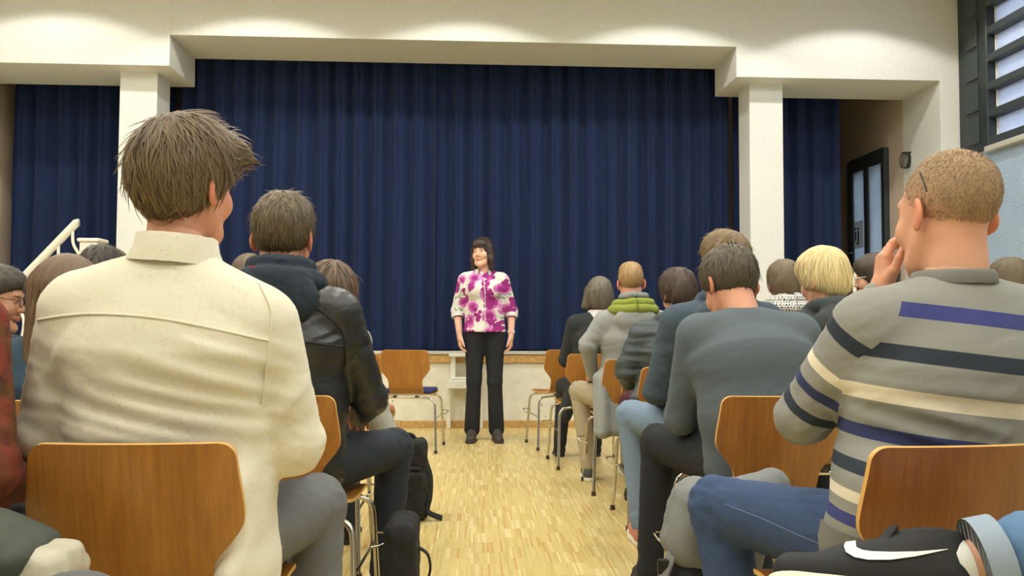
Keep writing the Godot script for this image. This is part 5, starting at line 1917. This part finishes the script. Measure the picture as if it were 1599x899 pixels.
func right_bank():
	# --- grey bob, black cardigan
	var p := person({"label": "woman with grey bob and black cardigan in the second right row", "s": 0.96,
		"hip": [0.865, 0.53, 5.66], "neck": [0.895, 1.055, 5.64], "head": [0.90, 1.180, 5.67], "hrot": [-6, -2, 3], "hs": 0.98, "sw": 0.175,
		"kL": [0.70, 0.52, 6.05], "aL": [0.66, 0.09, 6.0], "kR": [0.93, 0.52, 6.08],
		"top": {"mat": M.black_knit, "name": "cardigan", "extra": [[[0.74, 0.60, 5.62], [0.655, 0.34, 5.66], 0.06, 0.05, 0.04, Vector3(0, 0, 1), 1.5]]},
		"pants": {"mat": M.suit_black}, "shoes": {"mat": M.shoe_black, "sole": M.sole_dark},
		"hair": {"style": "bob", "thick": 0.016, "col": lin(112, 104, 88), "tip": lin(84, 74, 60), "locks": 1800, "len_lock": 0.075, "wid": 0.0024, "lift": 0.004, "kink": 0.08, "down": 1.3, "vary": 0.32}})
	collar(p, M.white_cotton, 0.064, 0.066, 0.030, 0.045, 0.0)
	# --- boy in the pale grey coat
	p = person({"label": "sandy-haired boy in pale grey coat with lime scarf, beige trousers", "s": 0.98,
		"hip": [0.955, 0.53, 4.86], "neck": [0.975, 1.075, 4.82], "head": [0.968, 1.232, 4.85], "hrot": [2, 0, -2], "hs": 0.95, "sw": 0.18,
		"eL": [0.700, 0.86, 4.84], "wL": [0.76, 0.66, 5.02], "kL": [0.70, 0.555, 5.20], "aL": [0.745, 0.09, 5.08], "kR": [1.02, 0.54, 5.28],
		"skin": lin(218, 160, 132),
		"top": {"mat": M.coat_grey, "name": "coat", "bulk": 1.04, "hood": 1.0, "closed": true, "fold": 0.010,
			"extra": [[[0.775, 0.66, 4.78], [0.765, 0.36, 4.72], 0.05, 0.045, 0.04, Vector3(0, 0, 1), 2.0], [[0.85, 0.55, 4.75], [0.86, 0.37, 4.70], 0.05, 0.04, 0.04, Vector3(1, 0, 0), 1.8]]},
		"pants": {"mat": M.beige_trousers, "fold": 0.010}, "shoes": {"mat": M.shoe_grey, "sole": M.sole_white},
		"hair": {"style": "crop", "thick": 0.004, "skin": lin(182, 140, 102), "fade": 0.06, "col": lin(160, 128, 84), "locks": 1500, "len_lock": 0.022, "wid": 0.0018, "lift": 0.004, "vary": 0.22, "cell": 0.005}})
	scarf(p, M.lime, 0.100, 0.034, "lime_scarf", 0.034, 2)
	scarf(p, M.scarf_grey, 0.070, 0.080, "grey_scarf", 0.024, 1)
	# --- puffer jacket
	p = person({"label": "dark-haired person in grey-green puffer jacket with wine-red hem", "s": 0.97,
		"hip": [1.03, 0.53, 4.09], "neck": [1.06, 1.00, 4.10], "head": [1.085, 1.140, 4.17], "hrot": [-8, -14, 0], "sw": 0.185,
		"eL": [0.80, 0.755, 4.12], "wL": [0.86, 0.66, 4.36],
		"top": {"mat": M.puffer, "name": "puffer_jacket", "bulk": 1.16, "hood": 1.0, "closed": true, "fold": 0.014, "fx": 1.2, "fy": 14.0, "slope": 0.0, "wide": func(_q): return 0.7,
			"extra": [[[0.90, 0.66, 4.02], [0.83, 0.615, 3.96], 0.07, 0.05, 0.04]]},
		"pants": {"mat": M.dark_jeans, "name": "jeans"},
		"hair": {"style": "mop", "thick": 0.016, "col": lin(74, 58, 44), "locks": 1500, "len_lock": 0.045, "wid": 0.0026, "lift": 0.009, "kink": 0.4}})
	var wf := Field.new(Vector3(-0.32, 0.40, -0.2), Vector3(0.1, 0.75, 0.3), 0.009)
	wf.cap(Vector3(-0.20, 0.60, 0.06), Vector3(-0.10, 0.50, 0.12), 0.055, 0.045, 0.03, Vector3(1, 0, 0), 1.6)
	wf.cap(Vector3(-0.22, 0.62, 0.10), Vector3(-0.04, 0.53, 0.13), 0.04, 0.04, 0.03)
	var wm := wf.mesh()
	crease(wm, 0.010, [], 8.0, 14.0, 0.3, 2.0, func(_q): return 0.8)
	put("red_hem", to_mesh(wm), M.wine, p.node)
	# --- blue-grey hoodie, pale jeans
	p = person({"label": "boy in blue-grey hoodie and pale jeans, beyond the slate shirt", "s": 1.02,
		"hip": [1.01, 0.54, 3.29], "neck": [1.045, 1.085, 3.27], "head": [1.062, 1.238, 3.32], "hrot": [-28, -2, 0], "hs": 1.0,
		"sL": [0.835, 1.000, 3.25], "eL": [0.775, 0.715, 3.33], "wL": [0.86, 0.655, 3.58],
		"kL": [0.735, 0.575, 3.68], "aL": [0.77, 0.09, 3.60], "kR": [1.12, 0.56, 3.72], "skin": lin(216, 160, 130),
		"top": {"mat": M.navy_hoodie, "name": "hoodie", "bulk": 1.06, "hood": 1.08, "closed": true, "fold": 0.010},
		"pants": {"mat": M.light_jeans, "name": "jeans", "fold": 0.009}, "shoes": {"mat": M.shoe_pink, "sole": M.sole_white},
		"hair": {"style": "short", "thick": 0.014, "col": lin(122, 100, 68), "locks": 2200, "len_lock": 0.03, "wid": 0.0018, "lift": 0.006, "low": 0.008, "vary": 0.28}})
	# --- slate shirt, bowed
	p = person({"label": "man in plain slate-grey shirt bowing forward in the second right row", "near": true, "s": 1.02,
		"hip": [0.93, 0.545, 2.56], "neck": [0.905, 1.020, 2.62], "head": [0.885, 1.118, 2.705], "hrot": [-14, -30, 3], "hs": 1.0, "slump": 1.0,
		"sL": [0.735, 0.955, 2.60], "sR": [1.085, 0.960, 2.60], "eL": [0.715, 0.675, 2.72], "wL": [0.835, 0.64, 2.95], "eR": [1.13, 0.70, 2.72], "wR": [0.98, 0.64, 2.95],
		"kL": [0.70, 0.555, 2.98], "aL": [0.655, 0.09, 2.93], "kR": [1.06, 0.545, 3.02], "skin": lin(206, 146, 116),
		"top": {"mat": M.slate, "bulk": 1.03, "width": 1.06, "fold": 0.006, "fx": 4.0, "fy": 10.0, "slope": -0.5},
		"pants": {"mat": M.black_jeans, "name": "jeans", "fold": 0.008}, "shoes": {"mat": M.shoe_black, "sole": M.sole_dark},
		"hair": {"style": "short", "thick": 0.015, "col": lin(84, 74, 56), "locks": 3200, "len_lock": 0.030, "wid": 0.0017, "lift": 0.006, "low": 0.016, "vary": 0.28, "kink": 0.3}})
	# --- striped sweater
	p = person({"label": "man with shaved head in striped grey sweater, nearest right, hand at cheek", "near": true, "s": 1.04,
		"hip": [0.925, 0.545, 1.61], "neck": [0.985, 1.075, 1.585], "head": [0.990, 1.220, 1.62], "hrot": [-10, -2, 2], "hs": 1.04, "nr": 0.057,
		"sL": [0.795, 0.990, 1.59], "sR": [1.190, 0.995, 1.59], "eL": [0.725, 0.795, 1.73], "wL": [0.935, 1.065, 1.79], "eR": [1.25, 0.74, 1.68], "wR": [1.17, 0.66, 1.92],
		"handL": {"dir": Vector3(0.12, 0.98, 0.0), "palm": Vector3(0.95, -0.1, 0.25)},
		"kL": [0.615, 0.545, 1.99], "aL": [0.665, 0.09, 1.88], "kR": [1.06, 0.545, 2.06], "skin": lin(214, 158, 126),
		"top": {"mat": M.sweater, "name": "sweater", "bulk": 1.04, "width": 1.05, "fold": 0.009, "fx": 4.0, "fy": 10.0, "slope": -0.35, "stripes": true, "hem": 0.04, "extra": [[[0.80, 0.68, 1.54], [0.785, 0.56, 1.58], 0.075, 0.072, 0.04, Vector3(0, 0, 1), 1.4]],
			"ridges": [[-0.17, 0.86, 0.05, 0.80, 0.014, 0.010], [-0.17, 0.82, 0.0, 0.76, 0.012, 0.009], [-0.16, 0.88, 0.10, 0.86, 0.014, 0.007], [-0.15, 0.74, -0.06, 0.70, 0.014, 0.009]]},
		"pants": {"mat": M.blue_jeans, "name": "jeans", "fold": 0.012, "bulk": 1.04},
		"hair": {"style": "buzz", "thick": 0.0016, "skin": lin(214, 158, 126), "fade": 0.09, "col": lin(150, 128, 98), "locks": 14000, "len_lock": 0.007, "wid": 0.00045, "lift": 0.0035, "wild": 0.0, "vary": 0.30, "kink": 0.3, "cell": 0.0045, "relief": 0.0}})
	var rb := Basis(p.r, p.u, -p.f)
	put("neckband", to_mesh(ring_band(p.neck + p.f * 0.014 + p.u * 0.012, rb, 0.070, 0.072, [Vector2(0, 0), Vector2(-0.003, 0.016), Vector2(0.002, 0.022), Vector2(0.008, 0.016), Vector2(0.014, -0.006), Vector2(0.006, -0.008)], -PI, PI, 48, 0.001)), M.rib, p.node)
	# ribbed hem at the left hip
	var ribs := arrays()
	for k in 46:
		var t := lerpf(0.15, 2.2, k / 45.0)
		var out := Vector3(-sin(t), 0, cos(t))
		var pts := PackedVector3Array()
		for y in [0.505, 0.535, 0.565, 0.595]:
			var st := Vector3(-0.10, y, 0.02) + out * 0.5
			pts.append(p.G.hit(st, -out, 0.49) + out * 0.001)
		join(ribs, tube(pts, 0.0042, 5))
	put("ribbed_hem", to_mesh(ribs), M.rib, p.node)
	# dark curved line shaved above the left ear
	var ln := []
	for q in [[-0.0720, 0.088, 0.010], [-0.0745, 0.078, 0.018], [-0.0765, 0.066, 0.026], [-0.0770, 0.052, 0.033], [-0.0760, 0.042, 0.036]]:
		var c := Vector3(0, 0.045, 0.014)
		var d := (Vector3(q[0], q[1], q[2]) - c)
		var e := d / Vector3(0.0770, 0.0892, 0.0975)
		ln.append(p.hT * (c + d / e.length() * 1.012))
	put("shaved_line", to_mesh(tube(smooth(ln, 4), 0.0013, 5)), M.ink, p.node)
	seam(p, p.J, [Vector3(-0.17, 0.545, 0.4), Vector3(-0.22, 0.550, 0.4), Vector3(-0.28, 0.566, 0.4), Vector3(-0.33, 0.573, 0.4)], Vector3(0, 0, -1), 0.0008, M.seam_light, "leg_seam")
	# --- checked scarf
	p = person({"label": "person in black-and-white checked scarf before the right pillar", "s": 0.97,
		"hip": [1.66, 0.53, 4.20], "neck": [1.675, 1.065, 4.18], "head": [1.672, 1.195, 4.21], "hrot": [10, -4, 0],
		"top": {"mat": M.dull_brown, "name": "jacket", "closed": true}, "pants": {"mat": M.dark_jeans},
		"hair": {"style": "mop", "thick": 0.012, "col": lin(104, 88, 66), "locks": 1100, "len_lock": 0.05, "kink": 0.1, "down": 1.0}})
	scarf(p, M.check_scarf, 0.095, 0.045, "checked_scarf", 0.036, 2)
	# --- blond boy
	p = person({"label": "blond boy in charcoal hoodie left of the striped sweater", "s": 0.98,
		"hip": [1.47, 0.53, 3.23], "neck": [1.475, 1.045, 3.23], "head": [1.468, 1.172, 3.28], "hrot": [-22, -10, -3], "hs": 0.97,
		"top": {"mat": M.charcoal, "name": "hoodie", "hood": 1.0, "closed": true}, "pants": {"mat": M.dark_jeans}, "skin": lin(222, 166, 138),
		"hair": {"style": "mop", "thick": 0.015, "col": lin(214, 188, 128), "tip": lin(232, 212, 160), "locks": 3400, "len_lock": 0.06, "wid": 0.0022, "lift": 0.005, "kink": 0.14, "down": 0.9, "vary": 0.26}})
	# --- dark hair below the door
	p = person({"label": "dark-haired person with glasses below the glazed door", "s": 0.98,
		"hip": [2.17, 0.53, 4.22], "neck": [2.17, 1.10, 4.20], "head": [2.185, 1.235, 4.23], "hrot": [-60, -4, 0],
		"top": {"mat": M.charcoal}, "pants": {"mat": M.black_jeans},
		"hair": {"style": "mop", "thick": 0.014, "col": lin(66, 54, 44), "locks": 1200, "len_lock": 0.04, "kink": 0.4}})
	var gl := arrays()
	for s in [-1.0, 1.0]:
		var rim := []
		for k in 17: rim.append(Vector3(s * 0.033 + 0.024 * cos(TAU * k / 16.0), 0.010 + 0.018 * sin(TAU * k / 16.0), -0.108))
		join(gl, tube(rim, 0.0018, 6), p.hT)
		join(gl, tube([Vector3(s * 0.057, 0.016, -0.106), Vector3(s * 0.078, 0.018, -0.05), Vector3(s * 0.080, 0.016, 0.01)], 0.0018, 6), p.hT)
	put("glasses", to_mesh(gl), M.bracelet, p.node)
	person({"label": "brown-haired person whose crown shows right of the striped sweater", "s": 0.98,
		"hip": [2.71, 0.53, 3.90], "neck": [2.71, 1.06, 3.88], "head": [2.71, 1.19, 3.91],
		"top": {"mat": M.dull_brown}, "pants": {"mat": M.dark_jeans},
		"hair": {"style": "mop", "thick": 0.012, "col": lin(96, 82, 60), "locks": 700}})

# ---------------------------------------------------------------- bags
func build_bags():
	# black rucksack standing in the aisle by the leather jacket
	var b := base("rucksack", V(-0.335, 0, 4.15))
	tag(b, "black rucksack standing on the floor by the aisle", "bag")
	var F := Field.new(Vector3(-0.25, -0.02, -0.25), Vector3(0.25, 0.58, 0.25), 0.008)
	F.rbox(Vector3(0, 0.20, 0), Vector3(0.115, 0.20, 0.09), 0.04, 0.02, Basis(Vector3(0, 0, 1), 0.05))
	F.rbox(Vector3(0.01, 0.14, 0.085), Vector3(0.09, 0.11, 0.03), 0.025, 0.02)
	F.plane(Vector3(0, -1, 0), 0.0, 0.01)
	var m := F.mesh()
	crease(m, 0.012, [], 6.0, 9.0, 0.3, 3.0, func(_q): return 0.9)
	put("pack", to_mesh(m), M.canvas_black, b)
	put("strap", to_mesh(tube(smooth([Vector3(0.10, 0.30, 0.02), Vector3(0.13, 0.22, 0.05), Vector3(0.13, 0.12, 0.07), Vector3(0.12, 0.05, 0.08), Vector3(0.19, 0.012, 0.06)], 5), 0.016, 8, 0.3)), M.canvas_black, b)
	put("zip_flap", box(Vector3(0.01, 0.265, 0.098), Vector3(0.15, 0.018, 0.012), 0.004), M.shoe_black, b)
	put("reflector", to_mesh(tube([Vector3(-0.055, 0.31, 0.088), Vector3(-0.05, 0.36, 0.09)], 0.012, 6, 0.4)), M.bag_white, b)
	put("handle", to_mesh(tube(smooth([Vector3(-0.05, 0.39, 0), Vector3(-0.03, 0.42, 0), Vector3(0.03, 0.42, 0), Vector3(0.05, 0.39, 0)], 5), 0.01, 8)), M.canvas_black, b)
	# second black bag under the leather jacket's chair
	var c := base("bag", V(-0.222, 0, 2.64))
	tag(c, "black bag with loose straps under the leather jacket's chair", "bag")
	F = Field.new(Vector3(-0.22, -0.02, -0.2), Vector3(0.22, 0.45, 0.2), 0.008)
	F.rbox(Vector3(0, 0.185, 0), Vector3(0.052, 0.185, 0.12), 0.04, 0.02)
	F.plane(Vector3(0, -1, 0), 0.0, 0.01)
	m = F.mesh()
	crease(m, 0.010, [], 6.0, 9.0, 0.2, 8.0, func(_q): return 0.9)
	put("pack", to_mesh(m), M.canvas_black, c)
	put("strap", to_mesh(tube(smooth([Vector3(0.045, 0.28, 0.02), Vector3(0.085, 0.25, 0.02), Vector3(0.09, 0.19, 0.03), Vector3(0.048, 0.14, 0.04)], 5), 0.014, 8, 0.3)), M.canvas_black, c)
	put("strap", to_mesh(tube(smooth([Vector3(0.045, 0.10, 0.05), Vector3(0.08, 0.07, 0.06), Vector3(0.10, 0.06, 0.05)], 5), 0.012, 8, 0.3)), M.canvas_black, c)
	# grey and black rucksack beside the slate shirt's chair
	var d := base("rucksack", V(0.66, 0, 2.18))
	tag(d, "grey and black rucksack leaning beside the slate shirt's chair", "bag")
	F = Field.new(Vector3(-0.26, -0.02, -0.24), Vector3(0.30, 0.66, 0.24), 0.008)
	F.rbox(Vector3(0.0, 0.19, 0), Vector3(0.135, 0.19, 0.10), 0.07, 0.02)
	F.plane(Vector3(0, -1, 0), 0.0, 0.01)
	m = F.mesh()
	crease(m, 0.008, [], 6.0, 9.0, 0.2, 5.0, func(_q): return 0.7)
	put("pack", to_mesh(m), M.canvas_black, d)
	F = Field.new(Vector3(-0.28, 0.2, -0.26), Vector3(0.34, 0.72, 0.26), 0.008)
	F.rbox(Vector3(0.005, 0.44, 0.0), Vector3(0.13, 0.115, 0.10), 0.06, 0.03, Basis(Vector3(0, 0, 1), -0.30))
	F.cap(Vector3(0.06, 0.50, 0.0), Vector3(0.17, 0.545, -0.02), 0.07, 0.055, 0.05)
	m = F.mesh()
	crease(m, 0.010, [], 2.6, 4.0, 0.8, 6.0, func(_q): return 1.0)
	put("grey_flap", to_mesh(m), M.canvas_grey, d)
	put("strap", to_mesh(tube(smooth([Vector3(-0.12, 0.40, 0.05), Vector3(-0.17, 0.30, 0.09), Vector3(-0.165, 0.16, 0.11), Vector3(-0.10, 0.05, 0.11)], 6), 0.018, 8, 0.3)), M.canvas_grey, d)
	put("buckle", box(Vector3(-0.155, 0.36, 0.07), Vector3(0.03, 0.04, 0.015), 0.004), M.black_plastic, d)
	# green and white tote hanging at the left edge
	var e := base("tote_bag", V(-0.775, 0, 1.32))
	tag(e, "dark green and off-white bag at the lower left edge", "bag")
	F = Field.new(Vector3(-0.30, -0.02, -0.22), Vector3(0.28, 0.78, 0.22), 0.008)
	F.rbox(Vector3(-0.01, 0.325, 0), Vector3(0.15, 0.325, 0.06), 0.035, 0.02, Basis(Vector3(0, 0, 1), -0.06))
	F.plane(Vector3(0, -1, 0), 0.0, 0.01)
	m = F.mesh()
	crease(m, 0.014, [], 6.0, 8.0, 0.3, 1.0, func(_q): return 0.9)
	put("body", to_mesh(m), M.bag_white, e)
	F = Field.new(Vector3(-0.30, 0.35, -0.22), Vector3(0.28, 0.78, 0.22), 0.008)
	F.rbox(Vector3(-0.045, 0.625, 0), Vector3(0.140, 0.085, 0.072), 0.035, 0.02, Basis(Vector3(0, 0, 1), -0.42))
	m = F.mesh()
	crease(m, 0.010, [], 6.0, 8.0, 0.3, 1.0, func(_q): return 0.9)
	put("green_flap", to_mesh(m), M.bag_green, e)
